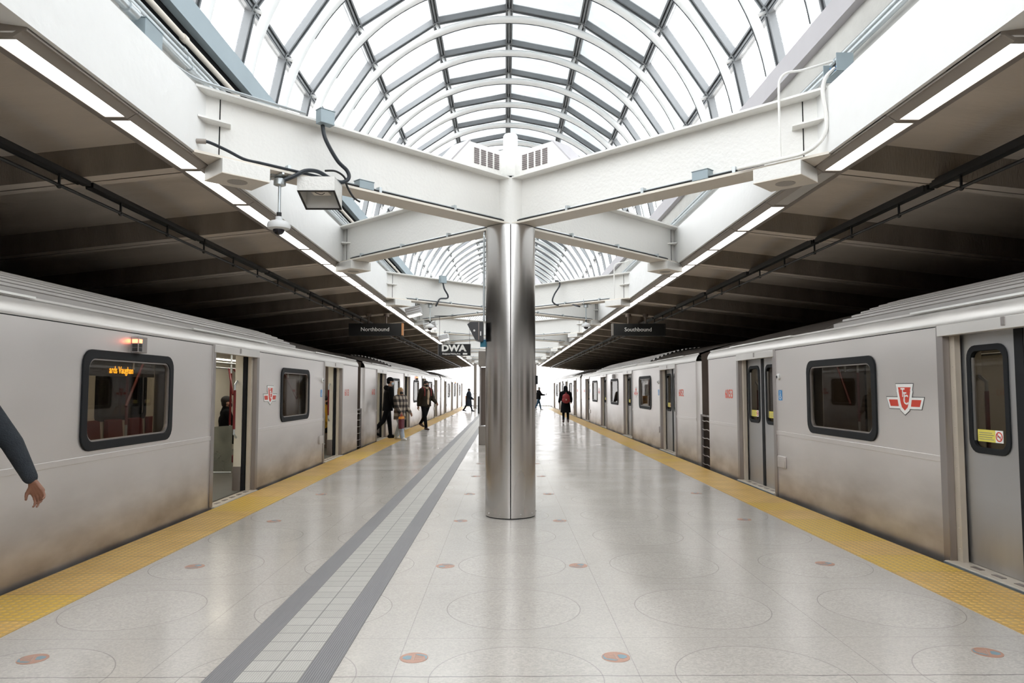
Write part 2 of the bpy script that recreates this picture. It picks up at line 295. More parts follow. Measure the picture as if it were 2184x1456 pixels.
# ------------------------------------------------------------------ mesh building
class MB:
    def __init__(s): s.v = []; s.f = []
    def add(s, vs, fs):
        o = len(s.v); s.v += [tuple(p) for p in vs]; s.f += [tuple(i + o for i in f) for f in fs]; return s
    def box(s, x0, x1, y0, y1, z0, z1, mat=None):
        vs = [(x0, y0, z0), (x1, y0, z0), (x1, y1, z0), (x0, y1, z0), (x0, y0, z1), (x1, y0, z1), (x1, y1, z1), (x0, y1, z1)]
        if mat is not None: vs = [mat @ Vector(p) for p in vs]
        return s.add(vs, [(0, 3, 2, 1), (4, 5, 6, 7), (0, 1, 5, 4), (1, 2, 6, 5), (2, 3, 7, 6), (3, 0, 4, 7)])
    def prism(s, poly, fn, d0, d1):
        """poly: 2d outline; fn(u,v,d) -> point"""
        n = len(poly)
        vs = [fn(u, v, d0) for u, v in poly] + [fn(u, v, d1) for u, v in poly]
        fs = [tuple(range(n - 1, -1, -1)), tuple(range(n, 2 * n))] + [(i, (i + 1) % n, n + (i + 1) % n, n + i) for i in range(n)]
        return s.add(vs, fs)
    def ring(s, outer, inner, fn, d0, d1):
        n = len(outer)
        vs = [fn(u, v, d0) for u, v in outer] + [fn(u, v, d0) for u, v in inner] + [fn(u, v, d1) for u, v in outer] + [fn(u, v, d1) for u, v in inner]
        fs = []
        for i in range(n):
            j = (i + 1) % n
            fs += [(i, j, n + j, n + i), (2 * n + j, 2 * n + i, 3 * n + i, 3 * n + j), (i, 2 * n + i, 2 * n + j, j), (n + i, n + j, 3 * n + j, 3 * n + i)]
        return s.add(vs, fs)
    def sheet(s, prof, fn, d0, d1):
        n = len(prof)
        vs = [fn(u, v, d0) for u, v in prof] + [fn(u, v, d1) for u, v in prof]
        return s.add(vs, [(i, i + 1, n + i + 1, n + i) for i in range(n - 1)])
    def tube(s, pts, r, seg=8, cap=True, flat=1.):
        P = [Vector(p) for p in pts]; n = len(P); rs = r if isinstance(r, (list, tuple)) else [r] * n
        vs = []; up = None
        for i, p in enumerate(P):
            t = (P[min(i + 1, n - 1)] - P[max(i - 1, 0)]).normalized()
            if up is None:
                up = Vector((0, 0, 1)) if abs(t.z) < .9 else Vector((1, 0, 0))
            a = t.cross(up)
            if a.length < 1e-4: a = t.cross(Vector((0, 1, 0)))
            a.normalize(); bq = a.cross(t).normalized(); up = bq
            for k in range(seg):
                th = 2 * PI * k / seg
                vs.append(p + a * (math.cos(th) * rs[i]) + bq * (math.sin(th) * rs[i] * flat))
        fs = []
        for i in range(n - 1):
            for k in range(seg):
                k2 = (k + 1) % seg; fs.append((i * seg + k, i * seg + k2, (i + 1) * seg + k2, (i + 1) * seg + k))
        if cap: fs += [tuple(range(seg - 1, -1, -1)), tuple((n - 1) * seg + k for k in range(seg))]
        return s.add(vs, fs)
    def cyl(s, p0, p1, r, seg=16, r1=None): return s.tube([p0, p1], [r, r if r1 is None else r1], seg)
    def lathe(s, prof, c=(0, 0, 0), seg=32):
        n = len(prof); vs = []
        for r, z in prof:
            for k in range(seg):
                th = 2 * PI * k / seg; vs.append((c[0] + r * math.cos(th), c[1] + r * math.sin(th), c[2] + z))
        fs = [(i * seg + k, i * seg + (k + 1) % seg, (i + 1) * seg + (k + 1) % seg, (i + 1) * seg + k) for i in range(n - 1) for k in range(seg)]
        fs += [tuple(range(seg - 1, -1, -1)), tuple((n - 1) * seg + k for k in range(seg))]
        return s.add(vs, fs)
    def ell(s, c, r, rot=None, seg=16, rings=10):
        vs = []; fs = []
        mt = rot.to_matrix() if rot is not None else Matrix.Identity(3)
        c = Vector(c)
        for i in range(rings + 1):
            ph = PI * i / rings
            for k in range(seg):
                th = 2 * PI * k / seg
                vs.append(c + mt @ Vector((r[0] * math.sin(ph) * math.cos(th), r[1] * math.sin(ph) * math.sin(th), r[2] * math.cos(ph))))
        for i in range(rings):
            for k in range(seg):
                k2 = (k + 1) % seg; fs.append((i * seg + k, (i + 1) * seg + k, (i + 1) * seg + k2, i * seg + k2))
        return s.add(vs, fs)
    def build(s, name, mat, parent=None, smooth=True, bevel=0., loc=None):
        me = bpy.data.meshes.new(name); me.from_pydata(s.v, [], s.f); me.validate(); me.update()
        if mat is not None: me.materials.append(mat)
        if smooth and len(me.polygons):
            me.polygons.foreach_set('use_smooth', [True] * len(me.polygons)); me.set_sharp_from_angle(angle=R(38))
        o = bpy.data.objects.new(name, me); COL.objects.link(o)
        if parent is not None: o.parent = parent
        if loc is not None: o.location = loc
        if bevel:
            b = o.modifiers.new('bevel', 'BEVEL'); b.width = bevel; b.segments = 2; b.limit_method = 'ANGLE'
        return o

def tag(o, label, cat, group=None, kind=None):
    o['label'] = label; o['category'] = cat
    if group: o['group'] = group
    if kind: o['kind'] = kind
    return o
def thing(name, label, cat, loc=(0, 0, 0), rotz=0, group=None, kind=None):
    o = bpy.data.objects.new(name, None); COL.objects.link(o); o.location = loc; o.rotation_euler = (0, 0, rotz)
    o.empty_display_size = .1
    return tag(o, label, cat, group, kind)
def kids(o, M_=None): return KIDS.get(o.name, [])
KIDS = {}
def dup(root, loc=None, rotz=None, label=None, group=None, skip=()):
    ch = {}
    for o in COL.objects:
        if o.parent is not None: ch.setdefault(o.parent.name, []).append(o)
    def rec(o, par):
        c = o.copy(); COL.objects.link(c)
        if par is not None: c.parent = par
        for k in ch.get(o.name, []):
            if k.name.split('.')[0] not in skip: rec(k, c)
        return c
    r = rec(root, None)
    if loc is not None: r.location = loc
    if rotz is not None: r.rotation_euler = (0, 0, rotz)
    if label: r['label'] = label
    if group: r['group'] = group
    return r

def rrect(cx, cz, hw, hh, r, n=5):
    pts = []
    for (sx, sz, a0) in ((1, -1, -90), (1, 1, 0), (-1, 1, 90), (-1, -1, 180)):
        for i in range(n + 1):
            a = R(a0 + 90 * i / n); pts.append((cx + sx * (hw - r) + r * math.cos(a), cz + sz * (hh - r) + r * math.sin(a)))
    return pts

def text_mesh(txt, name, mat, size, parent, mtx, depth=.002, bold=0., align='CENTER', sx=1.):
    cu = bpy.data.curves.new('t', 'FONT'); cu.body = txt; cu.size = size; cu.extrude = depth; cu.offset = bold
    cu.align_x = align; cu.align_y = 'CENTER'; cu.resolution_u = 3
    o = bpy.data.objects.new('t', cu); COL.objects.link(o)
    dg = bpy.context.evaluated_depsgraph_get(); dg.update()
    me = bpy.data.meshes.new_from_object(o.evaluated_get(dg)); bpy.data.objects.remove(o)
    me.transform(mtx @ Matrix.Diagonal((sx, 1, 1, 1))); me.materials.clear(); me.materials.append(mat); me.name = name
    ob = bpy.data.objects.new(name, me); COL.objects.link(ob); ob.parent = parent
    return ob
# text planes: facing -Y (towards the camera) and facing +X
def face_my(x, y, z): return Matrix.Translation((x, y, z)) @ Matrix.Rotation(PI / 2, 4, 'X')
def face_px(x, y, z): return Matrix.Translation((x, y, z)) @ Matrix.Rotation(PI / 2, 4, 'Z') @ Matrix.Rotation(PI / 2, 4, 'X')

ORD = ['first', 'second', 'third', 'fourth', 'fifth', 'sixth', 'seventh', 'eighth', 'ninth', 'tenth', 'eleventh', 'twelfth', 'thirteenth', 'fourteenth', 'fifteenth', 'sixteenth', 'seventeenth', 'eighteenth', 'nineteenth', 'twentieth']
TENS = {20: 'twenty', 30: 'thirty', 40: 'forty', 50: 'fifty'}
def ordn(i):
    if i < 20: return ORD[i]
    t = (i + 1) // 10 * 10; u = (i + 1) % 10
    return {20: 'twentieth', 30: 'thirtieth', 40: 'fortieth', 50: 'fiftieth'}[t] if u == 0 else TENS[t] + '-' + ORD[u - 1]
YB, YE = -16., 62.   # station extents

# ------------------------------------------------------------------ setting
def struct(mb, name, mat, **k):
    o = mb.build(name, mat, **k); o['kind'] = 'structure'; return o
f = MB().box(-3.05, 3.17, YB, YE, -.25, 0.)
fl = struct(f, 'floor', M['floor'], smooth=False); fl['label'] = 'polished pale terrazzo platform floor with faint circle inlays'
edge = MB().box(-3.66, -3.05, YB, YE, -.25, .004)
struct(edge, 'trim_1', M['yellowtile'], smooth=False)['label'] = 'yellow bumpy warning strip along the left platform edge'
edge = MB().box(3.17, 3.78, YB, YE, -.25, .004)
struct(edge, 'trim_2', M['yellowtile'], smooth=False)['label'] = 'yellow bumpy warning strip along the right platform edge'
nose = MB().box(-3.675, -3.66, YB, YE, -.3, -.002)
struct(nose, 'trim_3', M['dark'], smooth=False)
nose = MB().box(3.78, 3.795, YB, YE, -.3, -.002)
struct(nose, 'trim_4', M['dark'], smooth=False)
def strip(x0, x1, z, mat, name):
    # guide path runs almost parallel to the platform
    o = struct(MB().box(0, x1 - x0, 0, YE - YB, 0, z), name, mat, smooth=False, loc=(x0, YB, 0)); return o
strip(-1.555, -1.395, .005, M['guidedark'], 'trim_5')['label'] = 'dark grey ribbed band on the left of the tactile path'
strip(-1.395, -1.059, .005, M['guidelight'], 'trim_6')['label'] = 'pale tiled middle of the tactile guide path'
strip(-1.059, -.905, .005, M['guidedark'], 'trim_7')['label'] = 'dark grey ribbed band on the right of the tactile path'
struct(MB().box(-9., 9.2, YB, YE + 60, -1.4, -1.25), 'ground', M['trackbed'], smooth=False)
struct(MB().box(-3.62, -3.4, YB, YE, -1.25, -.25), 'wall_platform_left', M['darkwall'], smooth=False)
struct(MB().box(3.52, 3.74, YB, YE, -1.25, -.25), 'wall_platform_right', M['darkwall'], smooth=False)
struct(MB().box(-8.6, -8.4, YB, YE, -1.25, 3.6), 'wall_left', M['darkwall'], smooth=False)
struct(MB().box(8.52, 8.72, YB, YE, -1.25, 3.6), 'wall_right', M['darkwall'], smooth=False)

struct(MB().box(-8.6, 8.72, YB - .2, YB, -1.3, 3.5), 'wall_back_added', M['lighthouse'], smooth=False)  # unseen wall added behind the camera to dull the column's bright reflection
# sloping ribbed concrete ceiling over each track
def mir(s, d): return CX + s * d
for s, nm in ((-1, 'ceiling_left'), (1, 'ceiling_right')):
    mb = MB()
    def zc(d, base): return base - .11 * (d - 2.96)
    D0, D1 = 2.9, 8.5
    P = 2.4; y = 6.33 - P * 9
    prof = []   # (y, z at d=2.96)
    while y < YE:
        prof += [(y - P + .30, 3.69), (y - P + .75, 3.72), (y - P + 1.6, 3.72), (y - .38, 3.69), (y - .17, 3.66), (y - .13, 3.42), (y - .012, 3.415), (y - .010, 3.48), (y + .010, 3.48), (y + .012, 3.415), (y + .12, 3.42), (y + .16, 3.66)]
        y += P
    vs = [(mir(s, D0), a, zc(D0, b)) for a, b in prof] + [(mir(s, D1), a, zc(D1, b)) for a, b in prof]
    n = len(prof)
    vs += [(mir(s, D0), a, 4.0) for a, b in prof] + [(mir(s, D1), a, 4.0) for a, b in prof]
    fs = []
    for i in range(n - 1):
        fs += [(i, i + 1, n + i + 1, n + i), (2 * n + i, 2 * n + i + 1, 3 * n + i + 1, 3 * n + i), (i, i + 1, 2 * n + i + 1, 2 * n + i), (n + i, n + i + 1, 3 * n + i + 1, 3 * n + i)]
    mb.add(vs, fs)
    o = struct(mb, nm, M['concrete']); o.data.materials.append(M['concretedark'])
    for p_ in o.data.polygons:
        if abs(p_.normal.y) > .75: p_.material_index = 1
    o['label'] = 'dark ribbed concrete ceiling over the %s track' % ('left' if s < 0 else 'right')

# white longitudinal beams, ledge, gutter channel
for s, side in ((-1, 'left'), (1, 'right')):
    b = MB()
    poly = [(2.63, 3.46), (2.66, 3.46), (2.95, 3.50), (2.95, 4.02), (2.63, 4.02)]
    b.prism(poly, lambda u, v, d: (mir(s, u), d, v), YB, YE)
    o = b.build('edge_beam', M['beamwhite']); tag(o, 'long white painted edge beam above the %s platform edge' % side, 'beam', 'long edge beams')
    o['kind'] = 'structure'
    g = MB().box(*sorted((mir(s, 2.99), mir(s, 3.12))), YB, YE, 4.0, 4.83)
    struct(g, 'wall_ledge_' + side, M['ledge'], smooth=False)
    g = MB().prism([(2.90, 4.78), (3.02, 4.78), (3.02, 4.81), (2.93, 4.81), (2.93, 5.02), (2.90, 5.02)], lambda u, v, d: (mir(s, u), d, v), YB, YE)
    g.box(*sorted((mir(s, 2.93), mir(s, 3.14))), YB, YE, 4.99, 5.02)
    o = g.build('gutter_channel', M['gutter'] if s < 0 else M['ventgrey']); tag(o, '%s steel gutter channel at the foot of the %s skylight side' % ('blue-grey' if s < 0 else 'grey', side), 'gutter')
    struct(MB().box(*sorted((mir(s, 2.985), mir(s, 3.2))), YB, YE, 4.55, 4.80), 'trim_%d' % (8 if s < 0 else 9), M['dark'] if s < 0 else M['ledge'], smooth=False)  # left band coloured near-black for the shadow gap below the gutter
    # conduits on the ledge
    for i, (dd, z, r, mt) in enumerate([(2.86, 4.34, .024, 'conduit'), (2.90, 4.43, .022, 'conduit'), (2.93, 4.52, .016, 'conduit'), (2.93, 4.62, .026, 'cream')][:4 if s < 0 else 2]):
        t = MB(); t.tube([(mir(s, dd), YB, z), (mir(s, dd), YE, z)], r, 10)
        yy = 3.2
        while yy < YE:
            t.tube([(mir(s, dd), yy, z), (mir(s, dd), yy + .07, z)], r * 1.35, 10); yy += 3.05
        nmz = [['lowest and frontmost', 'second lowest', 'thin third', 'white topmost'], ['lowest', 'upper']][0 if s < 0 else 1][i]
        tag(t.build('ledge_conduit', M[mt]), '%s conduit running along the %s ledge under the skylight' % (nmz, side), 'conduit', 'ledge conduits')

# ------------------------------------------------------------------ skylight vault
ZC, RG, RW = 4.60, 3.235, 2.97
sk = thing('window_1', 'barrel-vaulted glass skylight with grey metal glazing bars', 'skylight', (CX, 0, 0), kind='structure')
ang = [R(-90 + 22.5 * i) for i in range(9)]
node = [(RG * math.sin(a), ZC + RG * math.cos(a)) for a in ang]
def bar_between(mb, p, q, w=.052, hgt=.085):
    """two thin rails with a flat strip between, in the plane x-z, at local y 0"""
    (x0, z0), (x1, z1) = p, q
    d = Vector((x1 - x0, 0, z1 - z0)).normalized(); nrm = Vector((-d.z, 0, d.x))
    if nrm.dot(Vector((x0 + x1, 0, z0 + z1 - 2 * ZC))) > 0: nrm = -nrm    # inward
    for (y0, y1, h0, h1) in ((-w, -w + .030, 0, hgt), (w - .030, w, 0, hgt), (-w, w, -.012, .05)):
        vs = []
        for t in (Vector((x0, 0, z0)), Vector((x1, 0, z1))):
            for yy, hh in ((y0, h0), (y1, h0), (y1, h1), (y0, h1)):
                vs.append(t + nrm * hh + Vector((0, yy, 0)))
        mb.add(vs, [(0, 1, 2, 3), (4, 7, 6, 5), (0, 4, 5, 1), (1, 5, 6, 2), (2, 6, 7, 3), (3, 7, 4, 0)])
ringm = MB()
for i in range(8): bar_between(ringm, node[i], node[i + 1])
RY = [7.97 + 1.2 * k for k in range(-5, 45)]
mul0 = ringm.build('glazing_rib', M['alu'], sk, loc=(0, RY[0], 0))
for y in RY[1:]:
    o = mul0.copy(); COL.objects.link(o); o.location = (0, y, 0)
for i, (x, z) in enumerate(node):
    a = ang[i]; nrm = Vector((-math.sin(a), 0, -math.cos(a))); tg = Vector((math.cos(a), 0, -math.sin(a)))
    pb = MB()
    for (t0, t1, h0, h1) in ((-.06, -.036, -.01, .09), (.036, .06, -.01, .09), (-.06, .06, -.02, .03), (-.014, .014, .03, .075)):
        vs = []
        for yy in (YB, YE):
            for tt, hh in ((t0, h0), (t1, h0), (t1, h1), (t0, h1)):
                vs.append(Vector((x, yy, z)) + tg * tt + nrm * hh)
        pb.add(vs, [(0, 1, 2, 3), (4, 7, 6, 5), (0, 4, 5, 1), (1, 5, 6, 2), (2, 6, 7, 3), (3, 7, 4, 0)])
    pb.build('purlin', M['alu'], sk)
for i in range(8):
    (x0, z0), (x1, z1) = node[i], node[i + 1]
    gl = MB().add([(x0, YB, z0), (x1, YB, z1), (x1, YE, z1), (x0, YE, z0)], [(0, 1, 2, 3)])
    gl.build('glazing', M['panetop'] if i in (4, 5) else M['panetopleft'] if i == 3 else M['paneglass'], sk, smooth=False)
# white arches carrying the skylight
am = MB()
pts = [(RW * math.sin(R(-84 + 168 * i / 48)), 0, ZC + RW * math.cos(R(-84 + 168 * i / 48))) for i in range(49)]
am.tube([((RW + .04) * math.sin(R(-84 + 168 * i / 48)), 0, ZC + (RW + .04) * math.cos(R(-84 + 168 * i / 48))) for i in range(49)], .072, 14, True, .75)
# stub posts to the nodes
for a in ang[1:-1]:
    am.tube([((RW + .04) * math.sin(a), 0, ZC + (RW + .04) * math.cos(a)), ((RG - .04) * math.sin(a), 0, ZC + (RG - .04) * math.cos(a))], .022, 8)
wm = MB()
wm.tube([((RW - .016) * math.sin(R(t)), .02, ZC + (RW - .016) * math.cos(R(t))) for t in range(-60, 83, 3)], .007, 5)
arch0 = None; NA = 0
for k in range(-4, 44):
    y = 8.0 + 1.2 * k
    if y < 4.3: continue
    if arch0 is None:
        arch0 = thing('skylight_arch', '', 'arch', (CX, y, 0), group='white skylight arches')
        am.build('arch_tube', M['arch'], arch0); wm.build('arch_cable', M['cable'], arch0)
        o = arch0
    else: o = dup(arch0, (CX, y, 0))
    o['label'] = 'slim white curved arch under the skylight, %s from the camera end' % ordn(NA); NA += 1

# ------------------------------------------------------------------ columns and diagonal beams
COLY = [8.71 + 9.6 * k for k in range(0, 6)]
c0 = None
for k, cy in enumerate(COLY):
    if c0 is None:
        c0 = thing('platform_column', '', 'column', (CX, cy, 0), kind='thing', group='platform columns')
        # two half cladding shells with a dark seam between
        for sg, nm in ((-1, 'left'), (1, 'right')):
            prof = []
            a0, a1 = (R(-88.9), R(88.9)) if sg > 0 else (R(91.1), R(268.9))
            arc = [(.300 * math.cos(a0 + (a1 - a0) * i / 32), .300 * math.sin(a0 + (a1 - a0) * i / 32)) for i in range(33)]
            mb = MB(); n = len(arc)
            vs = [(x, y, .012) for x, y in arc] + [(x, y, 3.44) for x, y in arc]
            mb.add(vs, [(i, i + 1, n + i + 1, n + i) for i in range(n - 1)])
            for i in (4, 10, 16, 22, 28):
                x, y = arc[i]; mb.ell((x * 1.002, y * 1.002, .05), (.008, .008, .008), seg=8, rings=5)
            mb.build('cladding', M['inox'], c0)
        MB().cyl((0, 0, 0), (0, 0, 3.44), .292, 40).build('core', M['dark'], c0)
        MB().lathe([(.285, 3.44), (.285, 3.455), (.21, 3.46), (.205, 3.50), (.205, 4.03)], seg=40).build('cap', M['white'], c0)
        MB().cyl((0, 0, 4.03), (0, 0, 4.065), .15, 24).build('shadow_gap', M['dark'], c0)
        MB().prism([(.115 * math.cos(R(22.5 + 45 * i)) * 1.25, .115 * math.sin(R(22.5 + 45 * i)) * 1.25) for i in range(8)], lambda u, v, d: (u, v, d), 4.065, 4.40).build('drum', M['white'], c0)
        MB().lathe([(.085, 4.40), (.09, 4.46), (.088, 4.60), (.075, 4.62)], seg=20).build('pipe_cap', M['arch'], c0)
        o = c0
    else: o = dup(c0, (CX, cy, 0))
    o['label'] = ('brushed steel clad round column standing nearest on the platform' if k == 0 else 'steel clad round column standing %s in the row behind the nearest column' % ORD[k - 1])
    if k: o['group'] = 'platform columns'
def beam_parts(par):
    L_ = 3.85
    MB().box(.19, L_ - .02, -.008, .008, 3.475, 4.015).build('web', M['white'], par)
    MB().box(.17, L_ + .02, -.15, .15, 4.012, 4.032).build('top_flange', M['white'], par)
    MB().box(.17, L_ + .02, -.15, .15, 3.452, 3.474).build('bottom_flange', M['cream'], par)
    for yy in (-1, 1):
        MB().prism([(3.50, 0), (3.84, 0), (3.84, .13), (3.56, .13)], lambda u, v, d: (u, yy * v, d), 3.77, 3.785).build('stiffener', M['white'], par)
    MB().box(3.60, 3.608, -.012, .012, 3.475, 4.01).build('joint_line', M['dark'], par)
names = {(-1, -1): 'front left', (1, -1): 'front right', (-1, 1): 'rear left', (1, 1): 'rear right'}
b0 = None
def conduit_pair(par, yside, mat='conduit'):
    for dz, yo in ((.012, .135), (.030, .11)):
        MB().tube([(.25, yside * yo, 3.477 + dz), (3.3, yside * yo, 3.477 + dz)], .008, 6).build('beam_conduit', M['steelblack'] if dz < .02 else M['conduit'], par)
    for xx in (1.0, 2.0, 3.0): MB().box(xx, xx + .03, yside * .12 - .03, yside * .12 + .03, 3.475, 3.53).build('clamp', M['conduit'], par)
for k, cy in enumerate(COLY):
    for (sx, sy) in ((-1, -1), (1, -1), (-1, 1), (1, 1)):
        az = math.atan2(sy, sx)
        if b0 is None:
            b0 = thing('diagonal_beam', '', 'beam', (CX, cy, 0), az, kind='thing', group='diagonal beams')
            beam_parts(b0); conduit_pair(b0, -1); conduit_pair(b0, 1)
            o = b0
        else: o = dup(b0, (CX, cy, 0), az)
        who = 'nearest column' if k == 0 else ORD[k] + ' column'
        o['label'] = 'white steel beam from the %s to the %s edge beam, %s' % (who, 'left' if sx < 0 else 'right', 'camera side' if sy < 0 else 'far side')
    # vent housings on the front beams
for k, cy in enumerate(COLY[:3]):
    for sx in (-1, 1):
        az = math.atan2(-1, sx)
        v = thing('vent_housing', ('white louvred vent box on top of the beams, %s side of the %s column' % ('left' if sx < 0 else 'right', ORD[k] if k else 'nearest')), 'vent box', (CX, cy, 0), az, group='vent boxes')
        yf = -.13 * 1  # local side facing the camera depends on the beam direction
        poly = [(.30, 4.034), (1.06, 4.034), (.80, 4.31), (.30, 4.31)]
        MB().prism(poly, lambda u, w, d: (u, d, w), -.14, .14).build('housing', M['white'], v)
        MB().prism([(.79, 4.312), (.80, 4.312), (1.062, 4.034), (1.085, 4.034), (.81, 4.325), (.79, 4.325)], lambda u, w, d: (u, d, w), -.145, .145).build('end_slope', M['ventgrey'], v)
        side = 1 if sx < 0 else -1
        for i in range(4):
            x0 = .335 + .107 * i; sl = MB()
            for j in range(8):
                z0 = 4.075 + .0235 * j
                sl.box(x0, x0 + .075, *sorted((side * .141, side * .146)), z0, z0 + .015)
            sl.build('vent_slots', M['vent'], v)

# ------------------------------------------------------------------ strip lights
l0 = None
for s, side in ((-1, 'left'), (1, 'right')):
    n = 0
    for k in range(-1, 47):
        y0 = 5.02 + 1.2 * k
        if y0 > YE - 1.2: continue
        if l0 is None:
            l0 = thing('ceiling_light', '', 'light', (mir(s, 0), y0, 0), group='strip lights')
            h = MB()
            h.prism([(2.66, 3.452), (2.735, 3.405), (2.735, 3.43), (2.66, 3.47)], lambda u, v, d: (-u, d, v), .004, 1.196)
            h.prism([(2.875, 3.405), (2.95, 3.42), (2.95, 3.47), (2.875, 3.43)], lambda u, v, d: (-u, d, v), .004, 1.196)
            for (a, b_) in ((.004, .035), (1.165, 1.196)): h.prism([(2.735, 3.405), (2.875, 3.405), (2.875, 3.43), (2.735, 3.43)], lambda u, v, d: (-u, d, v), a, b_)
            h.prism([(2.66, 3.44), (2.95, 3.44), (2.95, 3.5), (2.66, 3.5)], lambda u, v, d: (-u, d, v), .004, 1.196)
            h.build('housing', M['lighthouse'], l0, smooth=False)
            MB().box(-2.875, -2.735, .035, 1.165, 3.410, 3.414).build('diffuser', M['lit'], l0)
            o = l0
        else: o = dup(l0, (mir(s, 0), y0, 0))
        if s > 0: o.rotation_euler = (0, 0, PI); o.location = (mir(s, 0), y0 + 1.2, 0)
        lit = not (s > 0 and k == 1)
        if not lit:
            for c in [c for c in COL.objects if c.parent == o and c.name.startswith('diffuser')]:
                c.data = c.data.copy(); c.data.materials[0] = M['unlit']
        o['label'] = '%s strip light above the %s platform edge, %s from the camera end' % ('glowing' if lit else 'unlit', side, ordn(n)); n += 1

# ------------------------------------------------------------------ cable trays under the track ceilings
for s, side in ((-1, 'left'), (1, 'right')):
    t = thing('cable_tray', 'black cable tray with a thin pipe hung below it, under the %s track ceiling' % side, 'cable tray', (mir(s, 3.76), 0, 0), group='cable trays')
    y = 3.95 - 2.4
    while y < YE - 2.4:
        MB().box(-.035, .035, y, y + 2.36, 3.285, 3.33).box(-.05, -.035, y + .03, y + 2.3, 3.28, 3.345).build('tray', M['steelblack'], t, smooth=False); y += 2.4
    MB().tube([(0, 2, 3.185), (0, YE, 3.185)], .014, 6).build('pipe', M['steelblack'], t)
    y = 4.0
    hg = MB().box(-.008, .008, -.008, .008, 3.18, 3.29); hg.ell((0, 0, 3.175), (.02, .025, .02), seg=8, rings=5)
    h = hg.build('hanger', M['steelblack'], t, loc=(0, y, 0)); y += .96
    while y < YE:
        h2 = h.copy(); COL.objects.link(h2); h2.location = (0, y, 0); y += .96

# ------------------------------------------------------------------ floor medallions
md = None; PX = (-2.63, -.51, .62, 2.75)
names4 = ('beside the left yellow strip', 'just left of the middle', 'just right of the middle', 'beside the right yellow strip')
for i in range(4):
    for j in range(6):
        if j > 3 and i in (0, 3): continue
        y = 4.15 + 2.1 * j + (.05 if i == 3 else 0)
        if md is None:
            md = thing('floor_medallion', '', 'medallion', (PX[i], y, 0), group='floor medallions')
            MB().lathe([(.079, 0), (.079, .0015)], seg=40).build('disc', M['discorange'], md, smooth=False)
            MB().prism([(.02, -.03), (.055, -.04), (.085, -.015), (.085, .02), (.05, .045), (.02, .035)], lambda u, v, d: (u * .74, v * .74, d), 0, .0022).build('blue_patch', M['discblue'], md, smooth=False)
            MB().prism([(-.06, -.06), (-.02, -.075), (-.0, -.065), (-.03, -.045), (-.075, -.03), (-.09, .03), (-.07, .06), (-.098, .03), (-.098, -.03)], lambda u, v, d: (u * .74, v * .74, d), 0, .0022).build('blue_patch', M['discblue'], md, smooth=False)
            ln = MB()
            for yy in (-.03, 0, .03): ln.box(-.052, 0, yy * .74, yy * .74 + .003, 0, .0026)
            ln.box(-.002, .001, -.04, .045, 0, .0026); ln.build('inlay_lines', M['discline'], md, smooth=False)
            o = md
        else: o = dup(md, (PX[i], y, 0))
        o.rotation_euler = (0, 0, (0.35, PI, 0.1, -.4)[i] + j * .7)
        o['label'] = 'orange and blue round floor inlay %s, %s from the camera' % (names4[i], ORD[j])

# ------------------------------------------------------------------ subway cars
# car frame: x = 0 is the platform-side skin (outwards +x), y along the car, z = 0 platform level
HL = 11.1
DOORS = [-8.445, -2.815, 2.815, 8.445]
WINS = [-5.63, 0., 5.63]
def P(u, v, d): return (d, u, v)          # outline in (y, z), extruded along x
def cells(mb, x0, x1, ya, yb, z0, z1, holes):
    ys = sorted({ya, yb} | {h for hh in holes for h in hh[:2]}); ys = [y for y in ys if ya <= y <= yb]
    for a, b in zip(ys, ys[1:]):
        hh = [h for h in holes if h[0] <= a and h[1] >= b]
        if hh:
            h = hh[0]; mb.box(x0, x1, a, b, z0, h[2]); mb.box(x0, x1, a, b, h[3], z1)
        else: mb.box(x0, x1, a, b, z0, z1)
def keystone(par, x, yc, zc, k=1., name='emblem'):
    """winged keystone badge facing +x"""
    def sh(g): return [(-.135 - g, .125 + g), (-.118 - g, .085), (-.125 - g, .085 - g), (-.085 - g, -.045), (-.06 - g, -.095 - g), (0, -.13 - g * 1.4), (.06 + g, -.095 - g), (.085 + g, -.045), (.125 + g, .085 - g), (.118 + g, .085), (.135 + g, .125 + g)]
    def wing(sg, g):
        pts = [(.095, .0 + g), (.30 + g * 1.6, .0 + g), (.262 + g, -.075 - g), (.078, -.075 - g)]
        return [(sg * a, b) for a, b in pts]
    f = lambda u, v, d: (x + d, yc + u * k, zc + v * k)
    for nm, mt, g, d in (('emblem_outline', 'plainblack', .024, .0012), ('emblem_border', 'plainwhite', .018, .0024), ('emblem_field', 'ttcred', 0., .0036)):
        mb = MB()
        dz = -.02 if g == 0 else 0.
        shp = [(a * (.84 if g == 0 else 1), b * (.9 if g == 0 else 1)) for a, b in sh(g if g else -.002)]
        for sg in (-1, 1): mb.prism(wing(sg, g), lambda u, v, d_: f(u, v - .005, d_), 0, d)
        if g == 0:
            mb.v = []; mb.f = []
            for sg in (-1, 1):
                mb.prism([(sg * a, b) for a, b in ((.125, -.005), (.285, -.005), (.255, -.07), (.108, -.07))], lambda u, v, d_: f(u, v - .005, d_), 0, d)
        mb.prism(shp, f, 0, d)
        mb.build(nm, M[mt], par, smooth=False)
    o = text_mesh('T', 'emblem_letter', M['plainwhite'], .12 * k, par, face_px(x + .004, yc - .028 * k, zc + .055 * k), .0006, .002)
    o = text_mesh('T', 'emblem_letter', M['plainwhite'], .12 * k, par, face_px(x + .004, yc + .0 * k, zc + .015 * k), .0006, .002)
    o = text_mesh('C', 'emblem_letter', M['plainwhite'], .13 * k, par, face_px(x + .004, yc + .024 * k, zc - .015 * k), .0006, .002)

